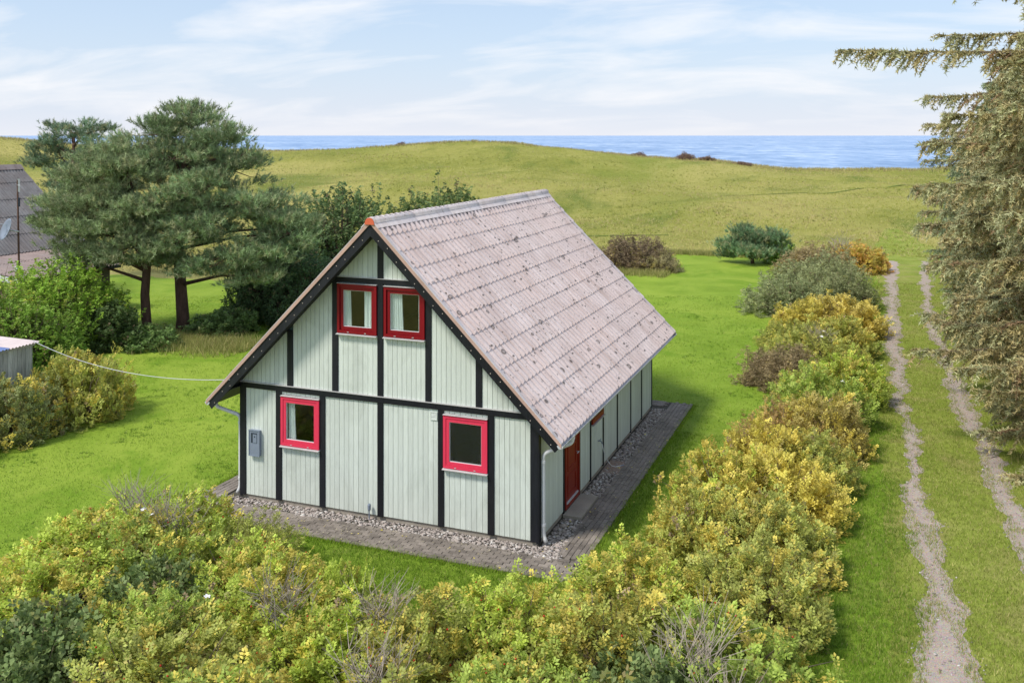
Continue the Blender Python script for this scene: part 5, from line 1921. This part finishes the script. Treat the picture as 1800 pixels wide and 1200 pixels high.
# fringe round the paving and stray tufts in the ruts
nfr = 5200
t = rng.uniform(0, 1, nfr)
sd_ = rng.integers(0, 3, nfr)
fx = np.where(sd_ == 0, PX0 + t * (PX1 - PX0), np.where(sd_ == 1, PX1, PX0)) + rng.normal(0, .05, nfr)
fy = np.where(sd_ == 0, PY0, PY0 + t * (PY1 - PY0)) + np.where(sd_ == 0, rng.normal(0, .05, nfr), 0)
blades('paving_fringe', fx, fy, np.full(nfr, .01), .06, .012, 3, (.25, .38, .03), .12, 'grass blades creeping over the edge of the brick paving', 'grass', seed=3)
# meadow: coarse tussocks
x, y, d = scatter(112000, 40, 156, 1.55, 1.06)
k = ~in_poly(x, y, LAWN) & ~in_poly(x, y, LANE) & ~((x > -36) & (x < -20) & (y < 26)) & (d > 44)
x, y, d = x[k], y[k], d[k]
au = .1 + .55 * hnoise(x / 14, y / 8, 8) + .45 * hnoise(x / 4, y / 3, 12) + .25 * (hnoise(x / 1.7, y / 1.7, 9) - .5)
blades('meadow_grass', x, y, height(x, y) - .03, .15, .05, 3, (.36, .38, .075), .42, 'rough yellow green meadow grass between the garden and the sea', 'grass', lean=.6, seed=4, aut=au)
# darker rushy tussocks and straw patches that break up the sward
x, y, d = scatter(6000, 58, 152, 1.3, 1.05)
k = ~in_poly(x, y, LAWN) & ~in_poly(x, y, LANE) & (hnoise(x / 11, y / 7, 41) + .5 * hnoise(x / 3, y / 2, 42) > .82)
blades('meadow_tussocks', x[k], y[k], height(x[k], y[k]) - .03, .20, .05, 7, (.22, .26, .05), .2, 'darker rushy tussocks dotted over the meadow', 'grass', lean=.7, seed=14)
x, y, d = scatter(16000, 52, 152, 1.4, 1.05)
k = ~in_poly(x, y, LAWN) & ~in_poly(x, y, LANE) & (hnoise(x / 14, y / 6, 51) + .4 * hnoise(x / 4, y / 2.5, 52) > .84)
blades('meadow_straw', x[k], y[k], height(x[k], y[k]) - .03, .26, .045, 6, (.55, .47, .22), .3, 'pale straw grass patches on the meadow', 'grass', lean=.6, seed=15)
# dry fringe along the brink above the sea
l = rng.uniform(-95, 95, 9000)
d = 151 + rng.normal(0, 2.2, 9000)
x, y = CX + FX * d + RX * l, CY + FY * d + RY * l
blades('brink_grass', x, y, height(x, y) - .05, .40, .08, 4, (.40, .35, .17), .55, 'tall dry straw coloured grass along the brink above the sea', 'grass', lean=.35, seed=5)
# long grass where the mower stops: round shrubs and at the lawn's far edge
n = 2600
xx = np.concatenate([rng.uniform(-5.5, 5.0, n), rng.uniform(-7.5, -1.5, n // 2), rng.uniform(-19, -12, n), 13.2 + rng.normal(0, .25, n)])
yy = np.concatenate([45.4 + rng.normal(0, .3, n), 35.4 + rng.normal(0, .5, n // 2), 11.8 + rng.normal(0, .7, n), rng.uniform(6, 46, n)])
blades('unmown_grass', xx, yy, np.zeros(len(xx)), .30, .022, 5, (.28, .31, .08), .45, 'unmown grass at the lawn and lane edges', 'grass', lean=.5, seed=6)

# leaves blown onto the paving
n = 260
lx = np.where(rng.uniform(0, 1, n) < .5, rng.uniform(3.5, 4.6, n), rng.uniform(-3, 4.4, n))
ly = np.where(lx > 3.45, rng.uniform(-1.1, 9.5, n), rng.uniform(-1.15, -.4, n))
V, F, C = leaflets(rng, np.stack([lx, ly, np.full(n, .052)], 1), norm(np.stack([rng.normal(0, 1, n), rng.normal(0, 1, n), np.zeros(n)], 1)), np.tile([0, 0, 1.0], (n, 1)), np.full(n, .01), (.05, .035), [(0, 1, .1)],
                   rng.uniform(.6, 1, n), rng.uniform(.3, 1, n), rng.uniform(0, .85, n))
V[:, 2] = np.maximum(V[:, 2], .046)
o = link('fallen_leaves', bulk('fallen_leaves', V, F, M['leaf'], C))
o.color = (.40, .36, .26, .3)
tag(o, 'small pale leaves scattered on the brick paving', 'leaves', kind='stuff')
